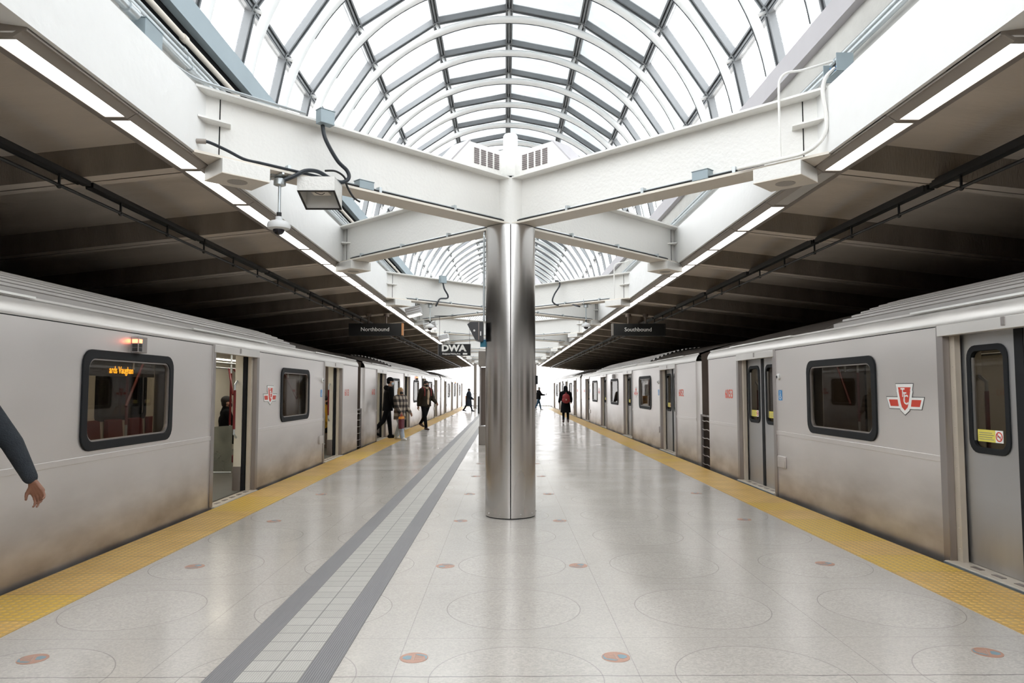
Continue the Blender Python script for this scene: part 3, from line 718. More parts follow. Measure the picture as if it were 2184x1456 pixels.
def make_car(name, open_doors, label):
    car = thing(name, label, 'subway car')
    st = M['train']
    # side skin with door gaps and window holes
    mb = MB(); edges = [-HL + .10] + [v for c in DOORS for v in (c - .86, c + .86)] + [HL - .10]
    for a, b in zip(edges[::2], edges[1::2]):
        cells(mb, -.035, 0, a, b, -.16, 2.06, [(c - .80, c + .80, 1.0, 1.80) for c in WINS if a < c < b])
    for c in DOORS: mb.box(-.035, 0, c - .86, c + .86, -.16, -.035)
    for sg in (-1, 1):   # rounded body corners
        arc = [(-.10 + .10 * math.cos(R(t)), sg * (HL - .10 + .10 * math.sin(R(t)))) for t in range(0, 91, 15)]
        mb.add([(x, y, -.16) for x, y in arc] + [(x, y, 2.06) for x, y in arc], [(i, i + 1, len(arc) + i + 1, len(arc) + i) for i in range(len(arc) - 1)])
    mb.build('side_panel', st, car)
    mb = MB()
    for a, b in zip(edges[::2], edges[1::2]): mb.box(0, .007, a, b, .852, .905)
    mb.build('belt_rail', M['train'], car, bevel=.002)
    mb = MB()
    for a, b in zip(edges[::2], edges[1::2]): mb.box(-.002, .0012, a, b, 2.052, 2.060)
    mb.build('seam', M['dark'], car)
    # cantrail
    prof = [(0, 2.06), (.004, 2.075), (0, 2.10), (-.02, 2.15), (-.05, 2.19), (-.07, 2.205), (-.055, 2.212), (-.055, 2.228), (-.11, 2.236)]
    MB().sheet(prof, lambda u, v, d: (u, d, v), -HL + .03, HL - .03).build('cantrail', M['trainrail'], car)
    for c in DOORS: MB().box(-.07, -.035, c - 1.35, c + 1.35, 2.216, 2.234).build('drip_rail', M['plainwhite'], car)
    # roof
    def roofz(t, low=0.): return 2.236 + (.37 - low) * (1 - (1 - t) ** 2.0)
    W = 3.12; YC = 5.95
    prof = []; n = 13
    for i in range(n + 1):
        t = i / n; x = -.11 - t * (W / 2 - .11); z = roofz(t)
        if i < n: prof += [(x, z + .046), (x - .052, z + .046 + (roofz((i + .45) / n) - z) * .8), (x - .060, roofz((i + .5) / n) + .004), (x - .105, roofz((i + .93) / n) + .004)]
    full = [(-.11, 2.236)] + prof
    full += [(-W - x, z) for x, z in reversed(full)]
    MB().sheet(full, lambda u, v, d: (u, d, v), -YC, YC).build('roof_middle', M['roofc'], car)
    for sg in (-1, 1):
        mb = MB()
        st_ = [(YC, 0.0), (YC + .12, .012), (8.6, .035), (10.2, .06), (11.08, .11)]
        n2 = 24; vs = []
        for yy, low in st_:
            for i in range(n2 + 1):
                t = i / n2; tt = 1 - abs(2 * t - 1)
                vs.append((-.085 - t * (W - .17), sg * yy, 2.232 + (.37 - low) * (1 - (1 - tt) ** 2.0)))
        fs = [(a * (n2 + 1) + i, a * (n2 + 1) + i + 1, (a + 1) * (n2 + 1) + i + 1, (a + 1) * (n2 + 1) + i) for a in range(len(st_) - 1) for i in range(n2)]
        mb.add(vs, fs)
        mb.build('roof_end', M['roofd'], car)
    mb = MB()
    for sg in (-1, 1):
        for yy in (YC + .02, YC + .16, HL - .35):
            for i in range(14):
                t0, t1 = i / 28, (i + 1) / 28
                z0, z1 = (2.242 + .37 * (1 - (1 - 2 * t) ** 2) - (.0 if yy < 7 else .085) for t in (t0, t1))
                x0, x1 = -.09 - t0 * (W - .17), -.09 - t1 * (W - .17)
                mb.add([(x0, sg * yy, z0), (x1, sg * yy, z1), (x1, sg * (yy + .035), z1), (x0, sg * (yy + .035), z0)], [(0, 1, 2, 3)])
    mb.build('roof_straps', M['roofc'], car)
    # car ends
    for sg in (-1, 1):
        mb = MB()
        pl = [(-.10, -.16), (-.10, 2.20)] + [(-.10 - (W - .2) * t, 2.20 + .28 * (1 - (2 * t - 1) ** 2)) for t in [i / 10 for i in range(1, 10)]] + [(-W + .1, 2.20), (-W + .1, -.16)]
        mb.prism(pl, lambda u, v, d: (u, sg * d, v), HL - .02, HL)
        mb.box(-.26, -.22, *sorted((sg * HL, sg * (HL + .05))), -.1, 2.1)
        mb.build('car_end', M['endbrown'], car, smooth=False)
    for sg in (-1, 1):
        mb = MB(); mb.box(-2.2, -.92, *sorted((sg * HL, sg * (HL + .37))), .0, 2.05)
        mb.build('gangway', M['rubber'], car, smooth=False)
    for sg in (-1, 1):
        mb = MB()
        mb.box(-.10, -.055, *sorted((sg * HL, sg * (HL + .06))), -.1, .99)
        mb.box(-.10, -.07, *sorted((sg * (HL + .06), sg * (HL + .36))), .95, .985)
        for i in range(6):
            z = .02 + .17 * i; mb.tube([(-.08, sg * (HL + .06), z), (-.08, sg * (HL + .2), z - .015), (-.08, sg * (HL + .37), z)], .009, 6)
        mb.build('gap_barrier', M['trainpost'], car)
    # windows
    for c in WINS:
        w = MB().ring(rrect(c, 1.4, .865, .455, .14), rrect(c, 1.4, .775, .375, .10), P, -.03, .018).build('window', M['rubber'], car, bevel=.006)
        MB().ring(rrect(c, 1.4, .778, .378, .10), rrect(c, 1.4, .762, .362, .09), P, -.03, .008).build('trim', M['trainpost'], w)
        MB().prism(rrect(c, 1.4, .765, .365, .09), P, -.016, -.012).build('pane', M['glass'], w, smooth=False)
    # doors
    for c in DOORS:
        fr = MB().prism([(c - .865, -.05), (c - .77, -.05), (c - .77, 2.0), (c + .77, 2.0), (c + .77, -.05), (c + .865, -.05), (c + .865, 2.065), (c - .865, 2.065)], P, -.05, .014).build('door_frame', M['trainpost'], car, bevel=.004)
        MB().box(-.06, .026, c - .83, c + .83, 1.965, 2.062).build('header', M['trainrail'], fr, bevel=.004)
        MB().box(-.05, .034, c + .02, c + .06, 1.99, 2.058).build('latch', M['trainpost'], fr)
        for sg in (-1, 1):
            s_ = MB(); s_.box(-.10, -.05, *sorted((c + sg * .70, c + sg * .775)), .0, 1.97)
            for i in range(11): s_.ell((-.05, c + sg * .735, .12 + .175 * i), (.004, .007, .007), seg=8, rings=5)
            s_.build('riveted_strip', M['rivetstrip'], fr)
        MB().box(-.16, .045, c - .80, c + .80, -.035, .012).build('sill', M['rivetstrip'], fr, bevel=.003)
        MB().box(.045, .058, c - .80, c + .80, -.03, .006).build('sill_edge', M['conduit'], fr)
        for i in range(5):
            MB().box(-.06 + .0, -.015, c - .55 + .26 * i, c - .43 + .26 * i, .010, .016).build('sill_plate', M['trainpost'], fr)
        for sg in (-1, 1):
            off = .67 if open_doors else 0.
            y0, y1 = sorted((c + sg * (.0 + off + .005), c + sg * (.735 + off)))
            wc = c + sg * (.385 + off)
            lf = MB(); xo = -.12
            cells(lf, xo - .03, xo, y0, y1, .015, 1.975, [(wc - .20, wc + .20, 1.0, 1.83)])
            leaf = lf.build('door', M['traindoor'], car)
            MB().ring(rrect(wc, 1.415, .255, .455, .11), rrect(wc, 1.415, .205, .405, .08), P, xo - .03, xo + .012).build('door_window', M['rubber'], leaf, bevel=.004)
            MB().prism(rrect(wc, 1.415, .21, .41, .08), P, xo - .02, xo - .016).build('pane', M['glass'], leaf, smooth=False)
            MB().box(xo - .035, xo + .008, *sorted((c + sg * (off - .0 + .0), c + sg * (off + .05))), .015, 1.975).build('door_seal', M['rubber'], leaf)
            if not open_doors:
                f = lambda u, v, d: (xo + .004 + d, u, v)
                MB().box(xo - .014, xo - .010, wc - .17, wc - .04, 1.06, 1.16).build('sticker', M['stickyellow'], leaf, smooth=False)
                MB().box(xo - .014, xo - .010, wc - .04, wc + .05, 1.06, 1.16).build('sticker', M['stickyellow'], leaf, smooth=False)
                sk_ = MB().box(xo - .014, xo - .010, wc + .05, wc + .14, 1.06, 1.16).build('sticker', M['plainwhite'], leaf, smooth=False)
                rg = MB(); circ = lambda r: [(wc + .095 + r * math.cos(R(a)), 1.11 + r * math.sin(R(a))) for a in range(0, 360, 15)]
                rg.ring(circ(.040), circ(.031), P, xo - .010, xo - .008)
                rg.prism([(wc + .070, 1.135), (wc + .065, 1.13), (wc + .120, 1.083), (wc + .125, 1.088)], P, xo - .010, xo - .008)
                rg.build('no_smoking_ring', M['ttcred'], leaf, smooth=False)
                MB().box(xo - .010, xo - .009, wc + .073, wc + .113, 1.106, 1.113).build('cigarette', M['plainblack'], leaf, smooth=False)
                tl = MB()
                for i in range(4): tl.box(xo - .0102, xo - .009, wc - .15, wc + .03 - .02 * (i % 2), 1.078 + .018 * i, 1.083 + .018 * i)
                tl.build('sticker_lines', M['trainpost'], leaf, smooth=False)
        # cream door pillars with grab bars
        for sg in (-1, 1):
            pl = MB().prism([(-.17, .69), (-.17, .98), (-.24, .98), (-.29, .93), (-.31, .80), (-.29, .71), (-.25, .69)], lambda u, v, d: (u, c + sg * v, d), .36, 2.06).build('door_pillar', M['incream'], car)
            MB().prism([(-.17, .688), (-.17, .98), (-.24, .98), (-.295, .93), (-.315, .80), (-.295, .705), (-.25, .688)], lambda u, v, d: (u, c + sg * v, d), .0, .36).build('kick_plate', M['trainpost'], pl)
            yb = c + sg * .60
            MB().tube([(-.25, c + sg * .70, .78), (-.25, yb, .84), (-.25, yb, .92)], .015, 8).build('bar_end', M['conduit'], pl)
            MB().tube([(-.25, yb, .91), (-.25, yb, 1.48)], .018, 10).build('grab_bar', M['maroon'], pl)
            MB().tube([(-.25, yb, 1.47), (-.25, yb, 1.56), (-.25, c + sg * .70, 1.62)], .015, 8).build('bar_end', M['conduit'], pl)
            # curved windscreen beside the door
            scr = [(-.40, .26), (-1.06, .26), (-1.06, .66), (-.98, .78), (-.84, .87), (-.66, .93), (-.40, .95)]
            MB().prism(scr, lambda u, v, d: (u, d, v), *sorted((c + sg * .93, c + sg * .945))).build('windscreen', M['screen'], car, smooth=False)
            MB().tube([(-.40, c + sg * .937, .25), (-1.03, c + sg * .937, .25)], .014, 8).build('windscreen_rail', M['conduit'], car)
            # slanting and upright poles
            MB().tube([(-1.15, c + sg * .55, 2.1), (-1.15, c + sg * .55, 1.75)], .015, 8).tube([(-1.15, c + sg * .20, 2.1), (-1.15, c + sg * .32, 1.82)], .015, 8).build('pole_bracket', M['conduit'], car)
            MB().tube([(-1.15, c + sg * .32, 1.82), (-1.05, c + sg * .90, 1.28)], .018, 8).build('slanting_pole', M['maroon'], car)
        MB().tube([(-1.56, c + .1, .02), (-1.56, c + .1, 1.0)], .017, 8).tube([(-1.56, c + .1, 1.75), (-1.56, c + .1, 2.1)], .017, 8).build('pole_end', M['conduit'], car)
        MB().tube([(-1.56, c + .1, 1.0), (-1.56, c + .1, 1.75)], .020, 8).build('pole', M['maroon'], car)
    for yy in (-5.9, -.1, 5.9):
        MB().tube([(-1.25, yy, .02), (-1.25, yy, .85)], .016, 8).tube([(-1.25, yy, 1.78), (-1.25, yy, 2.12)], .016, 8).build('pole_end', M['conduit'], car)
        MB().tube([(-1.25, yy, .85), (-1.25, yy, 1.78)], .019, 8).build('pole', M['maroon'], car)
        for sg in (-1, 1): MB().tube([(-1.25, yy + sg * .12, 1.86), (-1.02, yy + sg * .50, 1.40)], .017, 8).build('slanting_pole', M['maroon'], car)
    # interior shell
    MB().box(-W + .1, -.12, -HL + .02, HL - .02, -.05, .012).build('interior_floor', M['infloor'], car, smooth=False)
    MB().box(-W + .1, -.12, -HL + .02, HL - .02, 2.12, 2.14).build('interior_ceiling', M['incream'], car, smooth=False)
    mb = MB(); ed = [-HL + .02] + [v for c in DOORS for v in (c - .98, c + .98)] + [HL - .02]
    for a, b in zip(ed[::2], ed[1::2]): cells(mb, -.17, -.165, a, b, .0, 2.12, [(c - .80, c + .80, 1.0, 1.80) for c in WINS if a < c < b])
    mb.build('lining', M['incream'], car, smooth=False)
    mb = MB(); hs = []
    for c in WINS: hs.append((c - .8, c + .8, 1.0, 1.8))
    for c in DOORS: hs += [(c - .58, c - .16, 1.0, 1.83), (c + .16, c + .58, 1.0, 1.83)]
    cells(mb, -W, -W + .06, -HL + .02, HL - .02, -.16, 2.23, hs)
    mb.build('far_side_wall', M['incream'], car, smooth=False)
    g = MB(); rr = MB()
    for h in hs:
        g.box(-W + .02, -W + .024, *h)
        cc, hw = (h[0] + h[1]) / 2, (h[1] - h[0]) / 2; zc, hh = (h[2] + h[3]) / 2, (h[3] - h[2]) / 2
        rr.ring(rrect(cc, zc, hw + .05, hh + .05, .1), rrect(cc, zc, hw - .03, hh - .03, .08), P, -W + .055, -W + .075)
    g.build('far_glass', M['bluewin'], car, smooth=False); rr.build('far_window_rubber', M['rubber'], car)
    lt = MB()
    for x in (-.9, -2.2): lt.box(x - .07, x + .07, -HL + .5, HL - .5, 2.105, 2.118)
    lt.build('interior_lights', M['inlight' if open_doors else 'inlightdim'], car, smooth=False)
    mb = MB()
    for x in (-.95, -2.15): mb.tube([(x, -HL + .5, 1.93), (x, HL - .5, 1.93)], .015, 8)
    mb.build('overhead_rail', M['conduit'], car)
    # seats on both walls between the doors
    for wx, dr in ((-W + .08, 1), (-.19, -1)):
        for bc in (-5.63, 0, 5.63):
            for i in range(4):
                yy = bc - 1.05 + .70 * i - .0
                if dr < 0 and i in (0, 3): pass
                pts = [(0, .38), (.44, .38), (.46, .45), (.08, .45), (.0, .95)]
                MB().prism([(0, .30), (.46, .34), (.47, .44), (.10, .43), (.06, .96), (0, .98)], lambda u, v, d: (wx + dr * u, d, v), yy - .23, yy + .23).build('seat', M['seatred'], car)
    if open_doors: pass
    # indicator lamp box over the middle window
    ib = MB().box(0, .075, -.04, .13, 1.86, 2.02).build('indicator_box', M['trainpost'], car, bevel=.004)
    for z, mt, nm in ((1.975, 'redlamp', 'lamp'), (1.93, 'plainblack', 'lens'), (1.89, 'plainblack', 'lens')):
        mb = MB().box(.012, .062, -.047, -.038, z - .018, z + .018); mb.box(.073, .079, -.034, .02, z - .018, z + .018)
        mb.build(nm, M[mt if (open_doors or mt != 'redlamp') else 'plainblack'], ib, smooth=False)
    for sg in (-1, 1):
        keystone(car, .001, sg * 4.24, 1.405)
        y = sg * 7.42
        b = MB().prism(rrect(y, 1.41, .066, .072, .012, 3), P, 0, .0025).build('access_sign', M['accblue'], car, smooth=False)
        g = MB(); pf = lambda u, v, d: (d, y + u, 1.41 + v)
        circ = lambda r, cx_, cz_, a0, a1: [(cx_ + r * math.cos(R(a)), cz_ + r * math.sin(R(a))) for a in range(a0, a1 + 1, 15)]
        o_, i_ = circ(.036, -.004, -.022, 150, 360), circ(.028, -.004, -.022, 150, 360)
        g.prism(o_ + i_[::-1], pf, 0, .004); g.prism([(-.010, .034), (.002, .034), (.004, -.006), (-.008, -.006)], pf, 0, .004)
        g.prism([(-.008, -.008), (.026, -.008), (.044, -.040), (.036, -.044), (.020, -.016), (-.008, -.016)], pf, 0, .004)
        g.prism(circ(.010, -.006, .048, 0, 345), pf, 0, .004); g.prism([(0, .016), (.022, .012), (.022, .006), (0, .010)], pf, 0, .004)
        g.build('wheelchair_figure', M['plainwhite'], b, smooth=False)
        bx = MB().box(0, .03, *sorted((sg * 7.26, sg * 7.52)), .40, .56).build('access_panel', M['train'], car, bevel=.005)
        MB().lathe([(.045, 0), (.045, .02), (.03, .035), (.012, .035)], seg=20).build('side_camera', M['plainwhite'], car)
    for o in [o for o in COL.objects if o.parent == car and o.name.startswith('side_camera')]:
        o.rotation_euler = (0, PI / 2, 0)
    cams = [o for o in COL.objects if o.parent == car and o.name.startswith('side_camera')]
    for c_ in cams: MB().lathe([(.026, .034), (.018, .040), (.005, .042)], seg=16).build('lens', M['domeglass'], c_)
    cams[0].location = (0, -7.45, 1.67); cams[1].location = (0, 7.45, 1.67)
    return car
def number(car, txt):
    for sg in (-1, 1):
        text_mesh(txt, 'fleet_number', M['red'], .215, car, face_px(.002, sg * 9.77, 1.405), .0008, .001, sx=1.02)
XL, XR = -3.72, 3.88
lc = make_car('subway_car', True, 'silver subway car with open doors, nearest on the left track')
rc = make_car('subway_car', False, 'silver subway car with closed doors, nearest on the right track')
left = [lc] + [dup(lc) for _ in range(2)]; right = [rc] + [dup(rc) for _ in range(2)]
for i, (c, y) in enumerate(zip(left, (7.24, 30.19, 53.14))):
    c.location = (XL, y, 0); number(c, ('6113', '6112', '6114')[i]); c['group'] = 'subway cars of the left train'
    if i: c['label'] = 'silver subway car with open doors, %s in the left train' % ORD[i]
for i, (c, y) in enumerate(zip(right, (2.76, 25.71, 48.66))):
    c.location = (XR, y, 0); c.rotation_euler = (0, 0, PI); number(c, ('6053', '6052', '6054')[i]); c['group'] = 'subway cars of the right train'
    if i: c['label'] = 'silver subway car with closed doors, %s in the right train' % ORD[i]
# destination display inside the near left car, behind the middle window
dsp = MB().box(-1.30, -1.20, .75, 3.2, 1.66, 1.86).build('destination_display', M['blackpanel'], lc)
text_mesh('ards Vaughan', 'display_text', M['amber'], .125, lc, face_px(-1.195, 2.06, 1.735), .001, .001, sx=.86)

# ------------------------------------------------------------------ things fixed to the beams
def spot(k, sx, sy, u, v):
    """point on a diagonal beam: u along it from the column axis, v towards the camera side"""
    c = math.sqrt(.5); n = (-sy * c, sx * c)
    if n[1] > 0: n = (-n[0], -n[1])
    return CX + sx * c * u + n[0] * v, COLY[k] + sy * c * u + n[1] * v, math.atan2(sy, sx)
def smooth(pts, n=8):
    P_ = [Vector(p) for p in pts]; out = []
    for i in range(len(P_) - 1):
        a, b, c, d = P_[max(i - 1, 0)], P_[i], P_[i + 1], P_[min(i + 2, len(P_) - 1)]
        for j in range(n):
            t = j / n
            out.append(.5 * ((2 * b) + (c - a) * t + (2 * a - 5 * b + 4 * c - d) * t * t + (3 * b - a - 3 * c + d) * t ** 3))
    out.append(P_[-1]); return out
def cable(name, pts, r, mat, label, cat='cable', group=None):
    return tag(MB().tube(smooth(pts), r, 8).build(name, M[mat], None), label, cat, group)

sp0 = None; cnt = 0
for k in range(0, 5):
    for (sx, sy) in ((-1, -1), (1, -1), (-1, 1), (1, 1)):
        x, y, az = spot(k, sx, sy, 3.43, 0)
        if sp0 is None:
            sp0 = thing('ceiling_speaker', '', 'speaker', (x, y, 3.45), az, group='speakers under the beams')
            MB().box(-.215, .215, -.18, .18, -.125, 0).build('case', M['white'], sp0, bevel=.004)
            MB().box(-.216, .216, -.181, .181, -.131, -.122).build('face_plate', M['cream'], sp0, bevel=.002)
            MB().lathe([(.085, -.134), (.085, -.130)], seg=28).build('grille', M['grille'], sp0, smooth=False)
            o = sp0
        else: o = dup(sp0, (x, y, 3.45), az)
        o['label'] = 'white box speaker under the %s beam on the %s side at the %s column' % ('camera side' if sy < 0 else 'far side', 'left' if sx < 0 else 'right', ORD[k] if k else 'nearest')

def dome_camera(k, sx, u, label, plen=.33):
    x, y, az = spot(k, sx, -1, u, .02)
    t = thing('dome_camera', label, 'camera', (x, y, 3.452), az, group='dome cameras')
    MB().box(-.09, .09, -.02, .02, -.012, 0).box(-.05, -.03, -.10, .10, -.02, -.005).box(.03, .05, -.14, .14, -.02, -.005).box(.035, .045, -.14, -.13, -.02, .10).build('bracket', M['conduit'], t)
    MB().lathe([(.03, -.02), (.055, -.03), (.055, -.085), (.03, -.095)], seg=16).build('junction_box', M['conduit'], t)
    MB().cyl((0, 0, -.09), (0, 0, -.09 - plen), .013, 12).build('pole', M['conduit'], t)
    z = -.09 - plen
    MB().cyl((0, 0, z - .03), (0, 0, z + .01), .022, 12).build('collar', M['steelblack'], t)
    MB().lathe([(.030, z - .03), (.032, z - .06), (.064, z - .07), (.098, z - .085), (.106, z - .115), (.098, z - .14), (.06, z - .150)], seg=32).build('housing', M['strobe'], t)
    MB().ell((0, 0, z - .150), (.052, .052, .048), seg=24, rings=14).build('dome', M['domeglass'], t)
    return t
dome_camera(0, -1, 3.04, 'white dome camera on a pole under the nearest left beam', .26)
dome_camera(1, -1, 2.55, 'white dome camera on a pole under the second column left beam')
dome_camera(1, 1, 2.55, 'white dome camera on a pole above the right-hand platform sign', .30)

# open-bottomed lamp box hanging on the nearest left beam
x, y, az = spot(0, -1, -1, 2.70, .20)
t = thing('lamp_box', 'white open-fronted metal box with bare wires, under the nearest left beam', 'box', (x - .03, y, 3.345), 0); t.scale = (.84, .84, .78)
hs = MB()
hs.prism([(-.20, .14), (.20, .14), (.20, -.02), (.20, -.15), (-.20, -.15), (-.20, -.02)][:3] + [(.20, -.135), (-.20, -.02)][:0] + [(-.20, .14)][:0] + [(-.20, -.0)], lambda u, v, d: (u, d, v), -.20, -.195)
hs.v = []; hs.f = []
hs.box(-.205, .205, -.16, .20, .115, .125)
hs.box(-.205, .205, -.165, -.155, -.04, .125)
hs.prism([(-.16, -.04), (.20, -.17), (.20, .12), (-.16, .12)], lambda u, v, d: (d, u, v), -.205, -.197)
hs.prism([(-.16, -.04), (.20, -.17), (.20, .12), (-.16, .12)], lambda u, v, d: (d, u, v), .197, .205)
hs.box(-.205, .205, .192, .20, -.17, .12)
hs.build('shell', M['white'], t)
MB().box(-.06, .06, -.0, .06, .12, .142).box(-.02, .02, .02, .26, .13, .142).build('mounting_strap', M['conduit'], t)
tilt = Matrix.Translation((0, .02, -.105)) @ Matrix.Rotation(-math.atan2(.13, .36), 4, 'X')
fr = MB()
for a in ((-.205, -.185, -.19, .19), (.185, .205, -.19, .19), (-.2, .2, -.192, -.172), (-.2, .2, .172, .192)): fr.box(a[0], a[1], a[2], a[3], -.006, .006, tilt)
fr.build('rim', M['steelblack'], t)
MB().box(-.19, .19, -.15, .19, .05, .06).build('inner_plate', M['endbrown'], t)
MB().box(-.09, .10, -.02, .12, -.02, .05).build('bracket', M['cream'], t)
MB().tube(smooth([(-.06, 0, -.01), (-.02, -.04, -.04), (.03, -.02, -.05), (.06, .02, -.01)]), .004, 6).tube(smooth([(.02, .02, -.01), (.05, -.06, -.02), (.09, -.03, .01), (.07, .03, .04)]), .004, 6).build('wires', M['cable'], t)

def jbox(name, x, y, z, az, label, sz=(.11, .055, .05), mat='conduit', lid=True, group=None):
    t = thing(name, label, 'junction box', (x, y, z), az, group=group)
    MB().box(-sz[0], sz[0], -sz[1], sz[1], 0, sz[2] * 2).build('body', M[mat], t, bevel=.004)
    if lid: MB().box(-sz[0] - .004, sz[0] + .004, -sz[1] - .004, sz[1] + .004, sz[2] * 2, sz[2] * 2 + .006).build('lid', M[mat], t)
    return t
x, y, az = spot(0, -1, -1, 2.18, .10)
jbox('junction_box', x, y, 3.477, az, 'galvanised junction box on the bottom flange of the nearest left beam', (.085, .05, .04), 'galv')
x, y, az = spot(0, 1, -1, 2.67, .10)
jbox('junction_box', x, y, 3.477, az, 'galvanised junction box on the bottom flange of the nearest right beam', (.085, .05, .045), 'galv')
x, y, az = spot(0, -1, -1, 2.68, .19)
jbox('junction_box', x, y, 3.985, az, 'blue-grey junction box clipped to the top flange of the nearest left beam', (.075, .045, .065), 'galv')
x, y, az = spot(1, -1, -1, 2.32, .19)
jbox('junction_box', x, y, 3.93, az, 'blue-grey junction box on the top flange of the second column left beam', (.085, .045, .08), 'galv')
# ledge boxes
t = jbox('ledge_box', -2.68, 5.25, 4.022, PI / 2, 'blue-grey electrical box on the left ledge where a thick conduit ends', (.13, .06, .09), 'galv')
t = jbox('ledge_box', -2.68, 14.55, 4.022, PI / 2, 'blue-grey electrical box on the left ledge before the second column', (.13, .06, .09), 'galv')
t = thing('open_ledge_box', 'open electrical box with blue wires on the right ledge', 'junction box', (2.80, 5.85, 4.10))
MB().box(-.09, .05, -.12, .12, 0, .01).box(.04, .05, -.12, .12, 0, .15).box(-.09, .05, -.125, -.115, 0, .15).box(-.09, .05, .115, .125, 0, .15).build('body', M['galv'], t)
MB().box(-.02, .03, -.10, .10, .02, .14).build('inside', M['rubber'], t)
MB().tube(smooth([(-.03, -.08, .03), (-.05, -.03, .08), (-.04, .02, .04), (-.06, .06, .1)]), .005, 6).tube(smooth([(-.03, -.05, .05), (-.06, .0, .05), (-.04, .05, .09)]), .005, 6).build('wires', M['accblue'], t)
tag(MB().tube([(-2.67, YB, 4.19), (-2.67, 5.05, 4.19)], .034, 12).tube([(-2.67, 4.93, 4.19), (-2.67, 5.06, 4.19)], .046, 12).build('ledge_conduit', M['conduit']), 'thick galvanised conduit entering the blue-grey box on the left ledge', 'conduit')

# flexible cables at the nearest left beam
cable('flexible_cable', [(-1.73, 6.69, 3.985), (-1.70, 6.70, 3.85), (-1.61, 6.79, 3.68), (-1.53, 6.86, 3.60), (-1.515, 6.87, 3.53), (-1.57, 6.82, 3.475), (-1.66, 6.72, 3.485), (-1.75, 6.63, 3.52), (-1.84, 6.54, 3.50), (-1.92, 6.47, 3.43), (-2.00, 6.44, 3.385)], .019, 'cable', 'thick black flexible cable looping down from the box on the nearest left beam', group='flexible cables')
cable('flexible_cable', [(-2.55, 5.93, 3.555), (-2.49, 5.94, 3.56), (-2.38, 6.06, 3.53), (-2.27, 6.18, 3.49), (-2.15, 6.30, 3.49), (-1.9, 6.54, 3.488), (-1.72, 6.72, 3.488)], .014, 'cable', 'black flexible cable from the left edge beam down to the beam flange', group='flexible cables')
cable('flexible_cable', [(-1.70, 6.70, 3.55), (-1.62, 6.78, 3.57), (-1.55, 6.84, 3.53), (-1.53, 6.88, 3.45), (-1.48, 6.93, 3.36), (-1.43, 6.99, 3.33)], .010, 'steelblack', 'short thin cable hanging with a loose end right of the lamp box', group='flexible cables')
tag(MB().tube([(-2.60, 5.90, 3.555), (-2.50, 5.93, 3.56)], .021, 10).build('cable_gland', M['lighthouse']), 'dull metal cable gland at the left edge beam', 'cable gland')
xa = spot(1, -1, -1, 2.32, .2); xb = spot(1, -1, -1, 2.2, .2); xc = spot(1, -1, -1, 2.50, .16)
cable('flexible_cable', [(xa[0], xa[1], 3.94), (xa[0] + .03, xa[1], 3.80), (xb[0] + .02, xb[1], 3.66), (xb[0], xb[1], 3.59), (xa[0] - .06, xa[1] - .05, 3.56), (xc[0] + .04, xc[1], 3.46), (xc[0], xc[1], 3.38)], .019, 'cable', 'black flexible cable looping on the second column left beam', group='flexible cables')
xa = spot(1, 1, -1, 1.80, .17); xc = spot(1, 1, -1, 2.5, .14)
cable('flexible_cable', [(xa[0] - .05, xa[1], 4.04), (xa[0] + .05, xa[1], 4.03), (xa[0] + .06, xa[1], 3.92), (xa[0] - .06, xa[1], 3.72), (xa[0] - .10, xa[1], 3.55), (xa[0] + .05, xa[1], 3.46), (xa[0] + .28, xa[1] - .15, 3.48), (xc[0] - .1, xc[1], 3.40), (xc[0] - .02, xc[1], 3.38)], .018, 'cable', 'black flexible cable looping on the second column right beam', group='flexible cables')
# white conduits at the nearest right beam
for k, nm in ((0, 'nearest'), (1, 'second column')):
    dy = 9.6 * k
    tag(MB().tube(smooth([(2.39, 6.14 + dy, 3.48), (2.39, 6.14 + dy, 3.8), (2.39, 6.14 + dy, 4.10), (2.40, 6.13 + dy, 4.20), (2.46, 6.12 + dy, 4.255), (2.6, 6.12 + dy, 4.28), (2.86, 6.12 + dy, 4.36)]), .011, 8).build('upright_conduit', M['white']), 'thin white conduit rising past the right end of the %s right beam' % nm, 'conduit')
cable('bent_conduit', [(2.75, 5.84, 4.17), (2.68, 5.86, 4.10), (2.655, 5.87, 4.0), (2.66, 5.87, 3.9), (2.675, 5.865, 3.78), (2.67, 5.87, 3.65), (2.63, 5.91, 3.56), (2.54, 5.99, 3.50), (2.40, 6.12, 3.49), (2.1, 6.40, 3.487)], .017, 'white', 'thick white bent conduit down the right end of the nearest right beam', 'conduit')
tag(MB().tube(smooth([(-2.72, 5.4, 4.12), (-2.60, 5.80, 4.07), (-2.4, 6.02, 4.052), (-2.1, 6.33, 4.05), (-1.86, 6.57, 4.05)]), .014, 8).build('bent_conduit', M['conduit']), 'galvanised conduit lying along the top edge of the nearest left beam', 'conduit')
tag(MB().tube(smooth([(-.30, 8.98, 3.50), (-.26, 8.90, 3.47), (-.262, 8.80, 3.40), (-.262, 8.75, 3.3), (-.262, 8.75, 2.8), (-.262, 8.75, 2.32)]), .012, 8).build('column_conduit', M['conduit']), 'thin conduit running down the left side of the nearest column', 'conduit')

